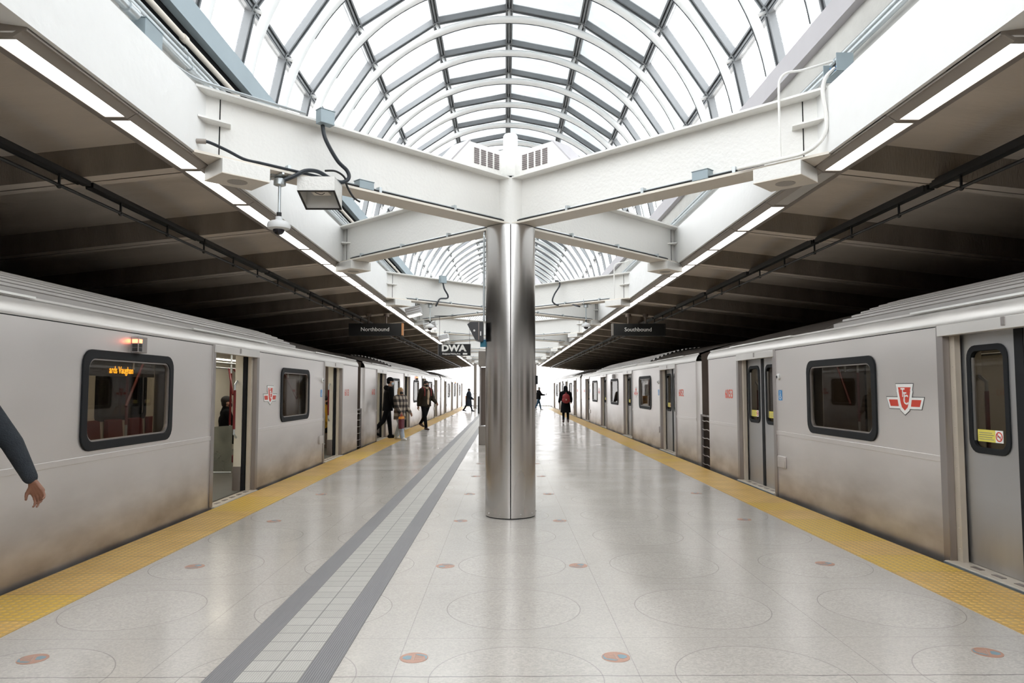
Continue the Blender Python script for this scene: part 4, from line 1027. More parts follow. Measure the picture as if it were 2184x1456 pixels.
# monitor housing, blue sign on the column
t = thing('monitor_housing', 'black wedge-shaped monitor housing on the left side of the nearest column', 'monitor', (-.30, 8.66, 2.19))
MB().prism([(-.01, .105), (-.115, .105), (-.155, .075), (-.06, -.11), (-.01, -.125), (.035, -.125), (.035, .105)], lambda u, v, d: (u, d, v), -.12, .12).build('case', M['blackpanel'], t, bevel=.003)
MB().box(-.02, -.014, -.122, -.119, -.11, .10).build('seam', M['trainpost'], t)
MB().box(.0, .012, -.123, -.12, -.06, -.01).build('sticker', M['plainwhite'], t)
MB().ell((-.07, -.12, .0), (.012, .004, .012), seg=12, rings=8).build('screw', M['plainwhite'], t)
t = thing('blue_sign', 'small blue sign plate below the monitor housing', 'sign', (-.27, 8.72, 2.05))
MB().box(-.035, .035, -.006, .006, -.045, .045).build('plate', M['bluesign'], t)
MB().box(-.034, .034, -.008, -.005, .030, .040).build('edge_line', M['accblue'], t)

# hanging signs
def plat_sign(x0, x1, y, z0, z1, txt, label, wood_side, poles, tx):
    t = thing('platform_sign', label, 'sign', ((x0 + x1) / 2, y, 0), group='hanging platform signs')
    hw = (x1 - x0) / 2
    MB().box(-hw + .03, hw - .03, -.07, .07, z0, z1).build('box', M['signblack'], t, bevel=.003)
    MB().box(*sorted((wood_side * (hw - .035), wood_side * hw)), -.075, .075, z0 - .005, z1 + .005).build('end_cap', M['wood'] if wood_side > 0 else M['lighthouse'], t)
    MB().box(*sorted((-wood_side * (hw - .03), -wood_side * hw)), -.07, .07, z0, z1).build('end_cap', M['signblack'], t)
    MB().box(-hw, hw, -.075, .075, z0 - .012, z0 - .002).build('bottom_edge', M['steelblack'], t)
    for px in poles:
        xx = px - (x0 + x1) / 2
        p = MB().cyl((xx, 0, z1), (xx, 0, 3.36), .022, 12).build('pole', M['endbrown'], t)
        MB().cyl((xx, 0, 3.30), (xx, 0, 3.37), .07, 16).build('flange', M['endbrown'], p)
    text_mesh(txt, 'lettering', M['textwhite'], .140, t, face_my(tx, -.073, (z0 + z1) / 2 - .003), .002, .0)
    return t
plat_sign(-3.90, -2.55, 18., 2.83, 3.125, 'Northbound', 'black hanging sign reading Northbound over the left platform edge', 1, (-3.42, -2.98), -.02)
plat_sign(2.66, 4.00, 18., 2.83, 3.125, 'Southbound', 'black hanging sign reading Southbound over the right platform edge', -1, (3.08, 3.51), -.02)
t = thing('waiting_area_sign', 'black hanging sign with large white letters DWA', 'sign', (-1.385, 19.6, 0))
MB().box(-.435, .435, -.03, .03, 2.40, 2.715).build('box', M['signblack'], t, bevel=.003)
for sg in (-1, 1):
    MB().box(*sorted((sg * .435, sg * .445)), -.035, .035, 2.395, 2.72).build('end_cap', M['trainpost'], t)
    MB().tube([(sg * .41, 0, 2.715), (sg * .41, 0, 3.47)], .005, 6).build('hanger_wire', M['steelblack'], t)
MB().box(-.55, .55, -.012, .012, 3.47, 3.488).build('hanger_bar', M['steelblack'], t)
text_mesh('DWA', 'lettering', M['textwhite'], .235, t, face_my(-.02, -.034, 2.595), .002, .011, sx=1.14)
text_mesh('Designated Waiting Area', 'small_lettering', M['textwhite'], .052, t, face_my(-.08, -.034, 2.447), .002, .0012, sx=.92)
MB().box(.23, .35, -.034, -.030, 2.425, 2.47).build('small_panel', M['textwhite'], t)

# fluorescent floodlights behind the second column arms
fl0 = None
for i, (x, y, z) in enumerate(((-2.10, 16.5, 3.27), (-2.13, 20.4, 3.27), (-2.13, 24.9, 3.27))):
    if fl0 is None:
        fl0 = thing('flood_light', '', 'light', (x, y, z), group='ribbed floodlights')
        fl0.rotation_euler = (0, R(-14), R(0))
        MB().box(-.17, .17, -.22, .22, -.09, .09).build('case', M['strobe'], fl0, bevel=.01)
        rb = MB()
        for j in range(3): rb.box(-.172, .172, -.225, -.218, -.055 + .05 * j, -.045 + .05 * j)
        rb.build('fins', M['trainpost'], fl0)
        MB().box(-.15, .15, -.20, .20, -.098, -.088).build('lens', M['lampwarm'], fl0)
        MB().cyl((.06, 0, .09), (.10, 0, .22), .008, 8).build('hanger', M['steelblack'], fl0)
        o = fl0
    else: o = dup(fl0, (x, y, z)); o.rotation_euler = (0, R(-14), 0)
    o['label'] = 'white ribbed floodlight with warm lens, %s behind the nearest left beam' % ('first', 'second', 'third')[i]

# information pylon beside the second column
t = thing('information_pylon', 'tall narrow steel map pylon seen edge-on behind the nearest column', 'pylon', (-.42, 19.6, 0))
MB().box(-.30, .30, -.14, .14, 0, .50).build('base', M['lighthouse'], t, bevel=.01)
MB().box(-.28, -.24, -.10, .10, .50, 2.10).box(.24, .28, -.10, .10, .50, 2.10).build('posts', M['trainpost'], t)
MB().box(-.24, .24, -.05, .05, .52, 2.08).build('map_panel', M['endbrown'], t)
MB().box(-.31, .31, -.14, .14, 2.10, 2.52).build('top_box', M['lighthouse'], t, bevel=.01)
# far platform end
t = thing('hazard_board', 'black bin with a yellow edge far along the platform', 'bin', (-1.58, 44.5, 0))
MB().box(-.12, .10, -.2, .2, 0, 1.05).build('body', M['blackpanel'], t, bevel=.01); MB().box(.0, .10, -.215, -.2, .0, 1.1).build('yellow_edge', M['yellow'], t)
for (x, y, w_, lab) in ((-2.36, 56.5, .12, 'dark steel post at the far left end of the platform'), (2.35, 57, .10, 'dark steel post at the far right end of the platform')):
    t = thing('end_post', lab, 'post', (x, y, 0), group='far end posts')
    MB().box(-w_, w_, -w_, w_, 0, 3.45).build('post', M['lighthouse'], t); MB().box(-w_ * 1.5, w_ * 1.5, -w_ * 1.5, w_ * 1.5, 0, .03).build('base_plate', M['trainpost'], t)
t = thing('hanging_speaker', 'dark box mounted on the far right post', 'speaker', (2.36, 56.7, 2.2))
MB().box(-.18, .18, -.16, .16, -.35, .35).build('case', M['blackpanel'], t, bevel=.01); MB().box(-.14, .14, -.17, -.16, -.3, .3).build('grille', M['rubber'], t)
t = thing('warning_sign', 'small orange and black warning board behind the woman in the puffer coat', 'sign', (-2.85, 55, 0))
MB().box(-.20, .20, -.02, .02, .38, .98).build('board', M['orange'], t); MB().box(-.15, .15, -.024, -.02, .62, .80).box(-.12, .12, -.024, -.02, .45, .50).build('black_marks', M['plainblack'], t)
for sg in (-1, 1): MB().cyl((sg * .17, 0, 0), (sg * .17, 0, .4), .012, 8).build('leg', M['blackpanel'], t)
t = thing('end_barrier', 'pale metal gate at the far right platform end', 'barrier', (2.75, 60.5, 0))
bb = MB()
for i in range(9): bb.box(-.9 + .22 * i, -.88 + .22 * i, -.01, .01, 0, 1.1)
bb.box(-.92, .92, -.015, .015, 1.08, 1.12).box(-.92, .92, -.015, .015, .1, .13).build('railing', M['conduit'], t)
MB().box(-.5, -.1, -.03, -.01, .3, 1.05).build('notice', M['trainpost'], t)
t = thing('end_barrier', 'pale metal gate at the far left platform end', 'barrier', (-2.3, 60.5, 0))
bb = MB()
for i in range(9): bb.box(-.9 + .22 * i, -.88 + .22 * i, -.01, .01, 0, 1.1)
bb.box(-.92, .92, -.015, .015, 1.08, 1.12).box(-.92, .92, -.015, .015, .1, .13).build('railing', M['conduit'], t)
MB().box(.1, .5, -.03, -.01, .3, 1.05).build('notice', M['plainwhite'], t)

# ------------------------------------------------------------------ people
def capsule(mb, p0, r0, p1, r1, seg=12, fl=1.):
    p0, p1 = Vector(p0), Vector(p1); d = (p1 - p0); L_ = max(d.length, 1e-4); t = d / L_
    pts = []; rs = []
    for a in (-75, -50, -25): pts.append(p0 + t * (r0 * math.sin(R(a)))); rs.append(r0 * math.cos(R(a)))
    pts += [p0, p1]; rs += [r0, r1]
    for a in (25, 50, 75): pts.append(p1 + t * (r1 * math.sin(R(a)))); rs.append(r1 * math.cos(R(a)))
    mb.tube(pts, rs, seg, True, fl)
def fuse(mb, name, mat, parent, voxel, it=4, fac=.5):
    """melts overlapping volumes into one continuous skin"""
    me = bpy.data.meshes.new('tmp'); me.from_pydata(mb.v, [], mb.f); me.update()
    o = bpy.data.objects.new('tmp', me); COL.objects.link(o)
    m1 = o.modifiers.new('r', 'REMESH'); m1.mode = 'VOXEL'; m1.voxel_size = voxel; m1.use_smooth_shade = True
    m2 = o.modifiers.new('s', 'SMOOTH'); m2.iterations = it; m2.factor = fac
    dg = bpy.context.evaluated_depsgraph_get(); dg.update()
    nm = bpy.data.meshes.new_from_object(o.evaluated_get(dg)); bpy.data.objects.remove(o)
    nm.name = name; nm.materials.clear(); nm.materials.append(mat)
    nm.polygons.foreach_set('use_smooth', [True] * len(nm.polygons))
    ob = bpy.data.objects.new(name, nm); COL.objects.link(ob)
    if parent is not None: ob.parent = parent
    return ob
def skeleton(H, p):
    """p: lean, lt,lk,rt,rk (thigh forward, knee flex), la,lab,le / ra,rab,re (shoulder swing, abduction, elbow), turn"""
    s = H / 1.75; J = {}
    g = lambda k, d=0.: p.get(k, d)
    J['hip'] = Vector((0, 0, 0))
    for sd, sx in (('l', -1), ('r', 1)):
        th = R(g(sd + 't')); kn = R(g(sd + 'k'))
        h = Vector((sx * .095 * s, 0, -.02 * s)); J[sd + 'hip'] = h
        k = h + Vector((sx * .01, math.sin(th), -math.cos(th))) * .42 * s
        a2 = th - kn
        an = k + Vector((0, math.sin(a2), -math.cos(a2))) * .41 * s
        fp = R(g(sd + 'f', 0)) + (a2 if g(sd + 'free', 0) else 0)
        J[sd + 'knee'] = k; J[sd + 'ank'] = an
        J[sd + 'toe'] = an + Vector((sx * .02 * s, math.cos(fp) * .17 * s, -.055 * s + math.sin(fp) * .17 * s))
        J[sd + 'heel'] = an + Vector((0, -.045 * s * math.cos(fp), -.055 * s - math.sin(fp) * .045 * s))
    ln = R(g('lean'))
    up = Vector((0, math.sin(ln), math.cos(ln)))
    J['waist'] = up * .14 * s; J['chest'] = up * .33 * s; J['neck'] = up * .50 * s
    J['head'] = J['neck'] + Vector((0, math.sin(R(g('nod', 4))) * .12, math.cos(R(g('nod', 4))) * .165)) * s
    for sd, sx in (('l', -1), ('r', 1)):
        sh = J['neck'] + Vector((sx * .185, 0, -.045)) * s; J[sd + 'sh'] = sh
        a = R(g(sd + 'a')); ab = R(g(sd + 'ab', 8))
        d = Vector((sx * math.sin(ab), math.sin(a) * math.cos(ab), -math.cos(a) * math.cos(ab)))
        el = sh + d * .29 * s; J[sd + 'el'] = el
        e = a + R(g(sd + 'e')); ib = R(g(sd + 'in', 0))
        d2 = Vector((sx * math.sin(ab * .5 - ib), math.sin(e) * math.cos(ib), -math.cos(e) * math.cos(ib)))
        J[sd + 'wr'] = el + d2 * .25 * s; J[sd + 'd2'] = d2.normalized()
    zmin = min(J[k + e].z for k in 'lr' for e in ('toe', 'heel')) - .02 * s
    if 'z0' in p: off = Vector((0, 0, p['z0']))
    else: off = Vector((0, 0, -zmin + .004))
    for k in J:
        if not k.endswith('d2'): J[k] = J[k] + off
    J['s'] = s; return J
def hand(mb, wr, d, side, s, curl=25, spread=1.):
    """palm with five unequal bent fingers; d = forearm direction, side = +1 right / -1 left"""
    d = d.normalized(); fw = Vector((0, 1, 0)); fw = (fw - d * fw.dot(d)).normalized()   # thumb side forward
    out = d.cross(fw).normalized() * side * 1.0     # back of hand
    inn = -out if (out.x * side > 0) else out       # palm faces the body
    pc = wr + d * .085 * s
    for t in (-.030, -.010, .010, .030):
        capsule(mb, wr + d * .02 * s + fw * t * .55 * s, .015 * s, pc + fw * t * s, .0145 * s, 8)
    for t, L1 in ((.032, .040), (.011, .046), (-.011, .043), (-.031, .034)):
        c = R(curl + (6 if t < 0 else 0)); b = pc + fw * t * s
        dirs = []; p = b
        for q, ln in enumerate((L1, L1 * .66, L1 * .5)):
            a = c * (q + .55); dd = (d * math.cos(a) + inn * math.sin(a) + fw * (t * 1.6 * spread)).normalized()
            p2 = p + dd * ln * s; capsule(mb, p, (.0095 - .001 * q) * s, p2, (.0088 - .001 * q) * s, 8); p = p2
    b = wr + d * .035 * s + fw * .022 * s
    p1 = b + (d * .55 + fw * .75 + inn * .25).normalized() * .045 * s
    p2 = p1 + (d * .85 + fw * .35 + inn * .3).normalized() * .034 * s
    capsule(mb, b, .015 * s, p1, .0115 * s, 8); capsule(mb, p1, .011 * s, p2, .009 * s, 8)
def body_mesh(J, voxel, skin, name, label, group=None, curl=25):
    s = J['s']; mb = MB()
    capsule(mb, J['hip'] + Vector((-.06 * s, 0, 0)), .095 * s, J['hip'] + Vector((.06 * s, 0, 0)), .095 * s)
    capsule(mb, J['hip'], .12 * s, J['waist'], .105 * s); capsule(mb, J['waist'], .105 * s, J['chest'], .125 * s)
    capsule(mb, J['chest'] + Vector((-.07 * s, 0, 0)), .10 * s, J['chest'] + Vector((.07 * s, 0, 0)), .10 * s)
    capsule(mb, J['lsh'], .055 * s, J['rsh'], .055 * s)
    capsule(mb, J['chest'], .11 * s, J['neck'] + Vector((0, 0, -.05 * s)), .07 * s)
    capsule(mb, J['neck'] + Vector((0, 0, -.03 * s)), .055 * s, J['head'] + Vector((0, -.01, -.06)) * s, .050 * s)
    hd = J['head'] + Vector((0, .01, 0)) * s
    mb.ell(hd + Vector((0, -.012, .022)) * s, (.076 * s, .094 * s, .092 * s)); mb.ell(hd + Vector((0, .018, -.045)) * s, (.055 * s, .066 * s, .070 * s))
    mb.ell(hd + Vector((0, .086, -.005)) * s, (.011 * s, .018 * s, .024 * s), seg=10, rings=8); mb.ell(hd + Vector((0, .078, .022)) * s, (.045 * s, .012 * s, .009 * s), seg=10, rings=8)
    mb.ell(hd + Vector((0, .072, -.055)) * s, (.024 * s, .012 * s, .010 * s), seg=10, rings=8); mb.ell(hd + Vector((0, .062, -.095)) * s, (.024 * s, .020 * s, .016 * s), seg=10, rings=8)
    for sx in (-1, 1): mb.ell(hd + Vector((sx * .077, -.005, -.008)) * s, (.009 * s, .020 * s, .032 * s), seg=10, rings=8)
    for sd, sg in (('l', -1), ('r', 1)):
        capsule(mb, J[sd + 'hip'], .085 * s, J[sd + 'knee'], .052 * s); capsule(mb, J[sd + 'knee'], .052 * s, J[sd + 'ank'], .036 * s)
        capsule(mb, J[sd + 'heel'] + Vector((0, 0, .012)), .03 * s, J[sd + 'toe'] + Vector((0, 0, .012)), .026 * s)
        capsule(mb, J[sd + 'sh'], .052 * s, J[sd + 'el'], .038 * s); capsule(mb, J[sd + 'el'], .038 * s, J[sd + 'wr'], .024 * s)
        hand(mb, J[sd + 'wr'], J[sd + 'd2'], sg, s, curl)
    o = fuse(mb, name, skin, None, voxel, 2, .4); tag(o, label, 'person', group); return o
def top_garment(J, name, mat, par, voxel, g=.03, length=0., flare=0., hood=False, collar=False, cuff=.02):
    s = J['s']; mb = MB()
    capsule(mb, J['lsh'] * .86 + J['rsh'] * .14, .062 * s + g, J['rsh'] * .86 + J['lsh'] * .14, .062 * s + g)
    capsule(mb, J['chest'] + Vector((-.065 * s, 0, 0)), .105 * s + g, J['chest'] + Vector((.065 * s, 0, 0)), .105 * s + g)
    capsule(mb, J['waist'] + Vector((-.055 * s, 0, 0)), .10 * s + g, J['waist'] + Vector((.055 * s, 0, 0)), .10 * s + g)
    capsule(mb, J['hip'] + Vector((-.06 * s, 0, .02)), .105 * s + g, J['hip'] + Vector((.06 * s, 0, .02)), .105 * s + g)
    capsule(mb, J['chest'], .12 * s + g, J['neck'] + Vector((0, 0, -.04 * s)), .07 * s + g * .7)
    for dx in (-.05, .05):
        capsule(mb, J['hip'] + Vector((dx * s, 0, 0)), .108 * s + g, J['waist'] + Vector((dx * s, 0, 0)), .104 * s + g)
        capsule(mb, J['waist'] + Vector((dx * s, 0, 0)), .104 * s + g, J['chest'] + Vector((dx * s, 0, 0)), .112 * s + g)
    if length:
        n = 24; prof = []
        for i, (zz, r) in enumerate(((.06, .10), (-.02, .112), (-length * .5, .118 + flare * .5), (-length, .12 + flare))):
            prof.append((zz, r))
        vs = []
        ctr = J['hip']; mid = (J['lknee'] + J['rknee']) / 2
        for zz, r in prof:
            k = max(0, -zz) / max(.01, (J['hip'].z - mid.z)); c = ctr.lerp(Vector((mid.x, mid.y, 0)), min(1, k) * .8); c.z = ctr.z + zz
            for q in range(n):
                th = 2 * PI * q / n; vs.append(c + Vector(((r * s + .05 * s + g) * math.cos(th), (r * s + g) * math.sin(th), 0)))
        fs = [(a * n + q, a * n + (q + 1) % n, (a + 1) * n + (q + 1) % n, (a + 1) * n + q) for a in range(3) for q in range(n)]
        fs += [tuple(range(n)), tuple(3 * n + q for q in range(n - 1, -1, -1))]
        mb.add(vs, [f_[::-1] for f_ in fs])
    for sd in 'lr':
        capsule(mb, J[sd + 'sh'], .058 * s + g * .8, J[sd + 'el'], .044 * s + g * .8)
        w_ = J[sd + 'wr'] - J[sd + 'd2'] * .02 * s
        capsule(mb, J[sd + 'el'], .044 * s + g * .8, w_, .030 * s + g * .6)
    if collar: capsule(mb, J['neck'] + Vector((0, -.01, -.02)) * s, .075 * s + g * .5, J['neck'] + Vector((0, 0, .035)) * s, .070 * s + g * .4)
    if hood: mb.ell(J['neck'] + Vector((0, -.085, .0)) * s, (.13 * s, .075 * s, .075 * s))
    return fuse(mb, name, mat, par, voxel, 4, .5)
def trousers(J, name, mat, par, voxel, g=.012, wide=0.):
    s = J['s']; mb = MB()
    capsule(mb, J['hip'] + Vector((-.06 * s, 0, .03)), .10 * s + g, J['hip'] + Vector((.06 * s, 0, .03)), .10 * s + g)
    for sd in 'lr':
        capsule(mb, J[sd + 'hip'], .090 * s + g, J[sd + 'knee'], .056 * s + g + wide * .5)
        capsule(mb, J[sd + 'knee'], .056 * s + g + wide * .5, J[sd + 'ank'].lerp(J[sd + 'knee'], .08), .042 * s + g + wide)
    return fuse(mb, name, mat, par, voxel, 3, .5)
def shoes(J, mat, par, voxel, boot=.02):
    s = J['s']
    for sd in 'lr':
        mb = MB(); up = Vector((0, 0, .02)) * s
        capsule(mb, J[sd + 'heel'] + up, .042 * s, J[sd + 'toe'] + up * .8, .036 * s)
        capsule(mb, J[sd + 'heel'] + up * 1.5, .042 * s, J[sd + 'toe'].lerp(J[sd + 'heel'], .45) + up * 1.8, .040 * s)
        capsule(mb, J[sd + 'heel'] + up * 1.5, .045 * s, J[sd + 'ank'].lerp(J[sd + 'knee'], boot * 4), .047 * s)
        fuse(mb, 'shoe', mat, par, voxel, 3, .5)
def hair(J, mat, par, voxel, long_=0., name='hair'):
    s = J['s']; hd = J['head'] + Vector((0, .01, 0)) * s; mb = MB()
    mb.ell(hd + Vector((0, -.020, .046)) * s, (.088 * s, .103 * s, .088 * s)); mb.ell(hd + Vector((0, -.055, -.01)) * s, (.078 * s, .055 * s, .085 * s))
    if long_:
        for sx in (-1, 1):
            capsule(mb, hd + Vector((sx * .07, -.01, .03)) * s, .026 * s, hd + Vector((sx * .088, .015, -long_)) * s, .030 * s)
        capsule(mb, hd + Vector((0, -.06, .0)) * s, .07 * s, hd + Vector((0, -.075, -long_)) * s, .06 * s)
    return fuse(mb, name, mat, par, voxel, 3, .5)
def hat(J, mat, par, voxel):
    s = J['s']; hd = J['head'] + Vector((0, .01, 0)) * s; mb = MB()
    mb.ell(hd + Vector((0, -.016, .062)) * s, (.084 * s, .100 * s, .080 * s)); mb.ell(hd + Vector((0, -.004, .040)) * s, (.088 * s, .097 * s, .045 * s)); mb.ell(hd + Vector((0, -.05, .0)) * s, (.080 * s, .062 * s, .06 * s))
    return fuse(mb, 'knit_hat', mat, par, voxel, 3, .5)
def mask(J, mat, par, voxel):
    s = J['s']; hd = J['head'] + Vector((0, .01, 0)) * s; mb = MB()
    mb.ell(hd + Vector((0, .038, -.045)) * s, (.064 * s, .056 * s, .058 * s))
    return fuse(mb, 'face_mask', mat, par, voxel, 2, .5)
def eyes(J, par):
    s = J['s']; hd = J['head'] + Vector((0, .01, 0)) * s
    for sx in (-1, 1):
        e = MB().ell(hd + Vector((sx * .030, .073, .006)) * s, (.013 * s, .008 * s, .007 * s), seg=12, rings=8).build('eye', M['plainwhite'], par)
        MB().ell(hd + Vector((sx * .030, .080, .006)) * s, (.006 * s, .004 * s, .006 * s), seg=10, rings=6).build('iris', M['plainblack'], e)
        MB().tube([hd + Vector((sx * .013, .083, .026)) * s, hd + Vector((sx * .03, .085, .031)) * s, hd + Vector((sx * .048, .076, .026)) * s], .0035 * s, 6).build('eyebrow', M['hairdark'], par)
def place(o, x, y, z, rz): o.location = (x, y, z); o.rotation_euler = (0, 0, R(rz)); return o
V = .011
# 1 passer-by stepping into the near left door: only one arm and hand reach into view
J = skeleton(1.78, dict(lean=4, lt=26, lk=12, rt=3, rk=4, ra=-36, rab=6, re=8, la=20, le=20))
p1 = body_mesh(J, .0065, M['skind'], 'person', 'person in a charcoal knit sweater, only one arm swinging into view at left', curl=26)
top_garment(J, 'sweater', M['greycloth'], p1, .009, .022); trousers(J, 'trousers', M['blackdenim'], p1, .012); shoes(J, M['shoewhite'], p1, .012); hair(J, M['hairdark'], p1, .012); eyes(J, p1)
P1 = p1
# 2 man in black with beanie stepping off the train
J = skeleton(1.89, dict(lean=4, lt=9, lk=3, rt=-20, rk=24, rf=-18, ra=6, re=12, la=-4, le=12, nod=10))
p = body_mesh(J, V, M['skin'], 'person', 'man in black coat, black knit hat and pale blue mask stepping off the left train')
top_garment(J, 'coat', M['blackcloth'], p, .014, .03, length=.16, hood=True); trousers(J, 'trousers', M['blackdenim'], p, .014); shoes(J, M['blackcloth'], p, .014); hat(J, M['blackcloth'], p, .012); mask(J, M['maskblue'], p, .012); eyes(J, p)
place(p, -3.56, 22.0, 0, -68)
# 3 blonde woman in plaid jacket
J = skeleton(1.60, dict(lean=2, lt=-14, lk=8, rt=20, rk=6, ra=16, re=28, rin=.0, la=10, le=30, nod=2))
p = body_mesh(J, V, M['skin'], 'person', 'woman with long blond hair, plaid jacket and black mask walking off the left train')
top_garment(J, 'plaid_jacket', M['plaid'], p, .014, .045, length=.22, flare=.01); trousers(J, 'jeans', M['jeans'], p, .014, .016, .018); shoes(J, M['shoewhite'], p, .012); hair(J, M['hairblonde'], p, .012, .20); mask(J, M['maskblack'], p, .012); eyes(J, p)
place(p, -3.12, 21.45, 0, -128)
bagw = J['rwr'] + J['rd2'] * .09; bagw = Matrix.Rotation(R(-128), 3, 'Z') @ bagw + Vector((-3.12, 21.45, 0))
BAG = bagw
# 4 man in olive jacket
J = skeleton(1.86, dict(lean=3, lt=-22, lk=24, lf=-20, rt=16, rk=4, ra=-16, re=10, la=14, le=40, nod=4))
p = body_mesh(J, V, M['skin'], 'person', 'man in open olive puffer jacket, beige hoodie and black mask walking by left train')
top_garment(J, 'jacket', M['olive'], p, .014, .045, length=.10, collar=False)
mb = MB(); s = J['s']
mb.ell(J['chest'] + Vector((-.01, .14, -.02)) * s, (.055, .05, .20)); mb.ell(J['waist'] + Vector((-.01, .115, -.05)) * s, (.06, .05, .20)); capsule(mb, J['neck'] + Vector((0, .0, -.03)), .095, J['neck'] + Vector((0, .02, .03)), .085)
fuse(mb, 'hoodie', M['beige'], p, .013)
trousers(J, 'trousers', M['blackdenim'], p, .014); shoes(J, M['bootbrown'], p, .013, .06); hair(J, M['hairdark'], p, .012); mask(J, M['maskblack'], p, .012); eyes(J, p)
place(p, -2.93, 26.6, 0, -140)
b = thing('backpack', 'dull red backpack on the back of the man in the olive jacket', 'backpack', (-2.93, 26.6, 0), R(-140))
mb = MB(); mb.ell(J['chest'] + Vector((-.02, -.23, -.12)), (.15, .10, .24)); fuse(mb, 'pack', M['bagred'], b, .014)
MB().tube(smooth([J['lsh'] + Vector((.06, -.13, .03)), J['lsh'] + Vector((.06, -.02, .12)), J['lsh'] + Vector((.06, .12, .02)), J['lsh'] + Vector((.05, .13, -.2))]), .018, 8).tube(smooth([J['rsh'] + Vector((-.06, -.13, .03)), J['rsh'] + Vector((-.06, -.02, .12)), J['rsh'] + Vector((-.06, .12, .02)), J['rsh'] + Vector((-.05, .13, -.2))]), .018, 8).build('strap', M['bagred'], b)
# 5 woman in navy puffer coat far left
J = skeleton(1.60, dict(lean=2, lt=20, lk=4, rt=-22, rk=10, rf=-10, ra=12, re=40, la=-8, le=20))
p = body_mesh(J, .013, M['skin'], 'person', 'woman in a long dark blue puffer coat crossing the platform far away')
top_garment(J, 'puffer_coat', M['navy'], p, .016, .085, length=.46, flare=.05, collar=True); trousers(J, 'trousers', M['blackdenim'], p, .016); shoes(J, M['blackcloth'], p, .014, .05); hair(J, M['hairdark'], p, .013); eyes(J, p)
place(p, -2.42, 47.8, 0, -84)
# 6 woman with red backpack, back view
J = skeleton(1.64, dict(lean=1, lt=6, lk=2, rt=-7, rk=8, rf=-8, ra=12, re=46, la=12, le=46, rab=14, lab=14))
p = body_mesh(J, .013, M['skin'], 'person', 'woman in a dark hooded coat seen from behind on the right platform side')
top_garment(J, 'coat', M['blackcloth'], p, .016, .045, length=.42, flare=.03); trousers(J, 'trousers', M['blackdenim'], p, .016); shoes(J, M['bootbrown'], p, .014, .06)
mb = MB(); s = J['s']; mb.ell(J['head'] + Vector((0, -.005, .02)), (.098, .108, .125)); capsule(mb, J['head'] + Vector((0, -.02, -.04)), .10, J['neck'] + Vector((0, -.02, -.04)), .135); fuse(mb, 'hood', M['blackcloth'], p, .014)
place(p, 2.66, 32.0, 0, 0)
b = thing('backpack', 'small red backpack worn by the woman in the dark hooded coat', 'backpack', (2.66, 32., 0))
mb = MB(); mb.ell(J['chest'] + Vector((0, -.24, -.06)), (.17, .08, .17)); mb.ell(J['waist'] + Vector((0, -.24, .0)), (.185, .10, .15)); fuse(mb, 'pack', M['bagred'], b, .014)
MB().ell(J['waist'] + Vector((0, -.345, .02)), (.035, .006, .035), seg=16, rings=8).build('badge', M['beige'], b)
MB().tube(smooth([J['chest'] + Vector((-.04, -.25, .1)), J['chest'] + Vector((0, -.26, .16)), J['chest'] + Vector((.04, -.25, .1))]), .01, 6).build('handle', M['bagred'], b)
# 7 man with pale hat and phone far right
J = skeleton(1.70, dict(lean=2, lt=18, lk=6, rt=-16, rk=14, rf=-10, ra=30, re=62, la=6, le=20, nod=14))
p = body_mesh(J, .013, M['skin'], 'person', 'person in a black jacket, blue jeans and pale hat looking at a phone far away')
top_garment(J, 'jacket', M['blackcloth'], p, .016, .04, length=.10, hood=True); trousers(J, 'jeans', M['bluejeans'], p, .016); shoes(J, M['shoewhite'], p, .014); hat(J, M['hatwhite'], p, .013); eyes(J, p)
place(p, 2.33, 51., 0, -72)
ph = J['rwr'] + J['rd2'] * .11; ph = Matrix.Rotation(R(-72), 3, 'Z') @ ph + Vector((2.33, 51., 0))
b = thing('phone', 'dark phone held by the person in the pale hat', 'phone', ph, R(-72))
MB().box(-.035, .035, .0, .012, -.03, .11).build('body', M['blackpanel'], b, bevel=.003); MB().box(-.031, .031, -.002, .001, -.02, .10).build('screen', M['domeglass'], b)
# seated passengers inside the near left car
def seated(x, y, rz, H, coat, label, cap=False, dark='hairdark'):
    J = skeleton(H, dict(lean=-4, lt=86, lk=84, rt=84, rk=82, ra=22, re=50, la=24, le=48, rab=6, lab=6, nod=6))
    p = body_mesh(J, .014, M['skin'], 'person', label)
    top_garment(J, 'coat', M[coat], p, .016, .03, collar=True); trousers(J, 'trousers', M['blackdenim'], p, .016); shoes(J, M['blackcloth'], p, .014)
    hair(J, M[dark], p, .013); mask(J, M['maskblack'], p, .013); eyes(J, p)
    place(p, x, y, .012, rz)
seated(-5.36, 14.05, -60, 1.76, 'blackcloth', 'seated passenger in a black jacket and mask inside the nearest open left door')
seated(-4.36, 17.62, -82, 1.72, 'yellowcoat', 'seated passenger in a mustard yellow coat inside the second left door')

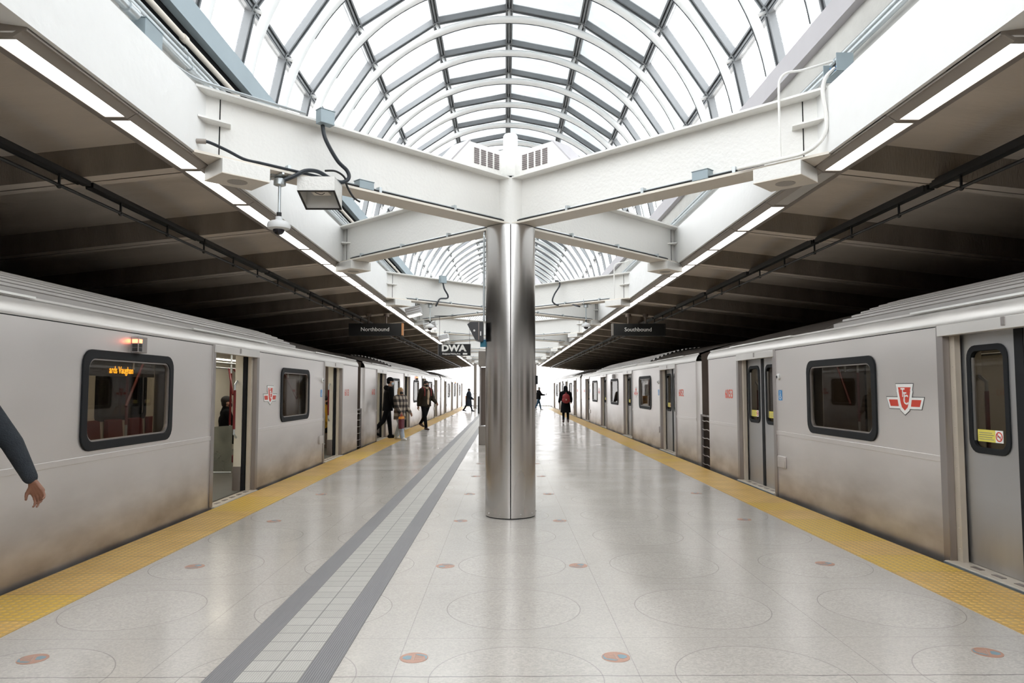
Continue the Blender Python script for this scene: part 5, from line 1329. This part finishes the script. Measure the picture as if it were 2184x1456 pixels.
# bag held by the blonde woman
b = thing('shoulder_bag', 'maroon tote bag with an orange band held by the woman in plaid', 'bag', (BAG.x, BAG.y, BAG.z), R(-100))
z0 = -.40
MB().prism([(-.13, 0), (.13, 0), (.15, .28), (-.15, .28)], lambda u, v, d: (u, d, z0 + v), -.05, .05).build('body', M['bagmaroon'], b, bevel=.02)
MB().prism([(-.152, .28), (.152, .28), (.12, .35), (-.12, .35)], lambda u, v, d: (u, d, z0 + v), -.048, .048).build('orange_band', M['orange'], b, bevel=.01)
MB().tube(smooth([(-.08, 0, z0 + .34), (-.05, 0, z0 + .38), (0, 0, .0), (.05, 0, z0 + .38), (.08, 0, z0 + .34)]), .018, 8).build('handle', M['bagred'], b)
mk = MB()
for i, zz in enumerate((.05, .12, .19)): mk.box(.02, .09, -.056, -.05, z0 + zz, z0 + zz + .02).box(.02 + .05 * (i % 2), .035 + .05 * (i % 2), -.056, -.05, z0 + zz, z0 + zz + .055)
mk.build('white_marks', M['plainwhite'], b)
# put the arm of the first person where it swings beside the train
place(P1, -3.15, 4.25, 0, 90)

# ------------------------------------------------------------------ world, light, camera
w = bpy.data.worlds.new('sky'); SC.world = w; w.use_nodes = True
bg = w.node_tree.nodes['Background']; bg.inputs[0].default_value = (.985, .99, 1.0, 1); bg.inputs[1].default_value = 4.7
cam = bpy.data.cameras.new('camera'); co = bpy.data.objects.new('camera', cam); COL.objects.link(co); SC.camera = co
cam.sensor_fit = 'HORIZONTAL'; cam.sensor_width = 36.; cam.lens = 36. * 1540 / 2184
cam.clip_start = .05; cam.clip_end = 500
co.location = (0, 0, 1.5); co.rotation_euler = (PI / 2 + R(3.752), 0, -R(.52))
SC.view_settings.view_transform = 'Standard'; SC.view_settings.look = 'None'
SC.view_settings.exposure = 0.; SC.view_settings.gamma = 1.0
cy = SC.cycles
cy.max_bounces = 5; cy.diffuse_bounces = 3; cy.glossy_bounces = 2; cy.transmission_bounces = 4; cy.transparent_max_bounces = 10
cy.caustics_reflective = False; cy.caustics_refractive = False; cy.sample_clamp_indirect = 6
cy.use_adaptive_sampling = True; cy.adaptive_threshold = .06; cy.adaptive_min_samples = 16; cy.use_denoising = True
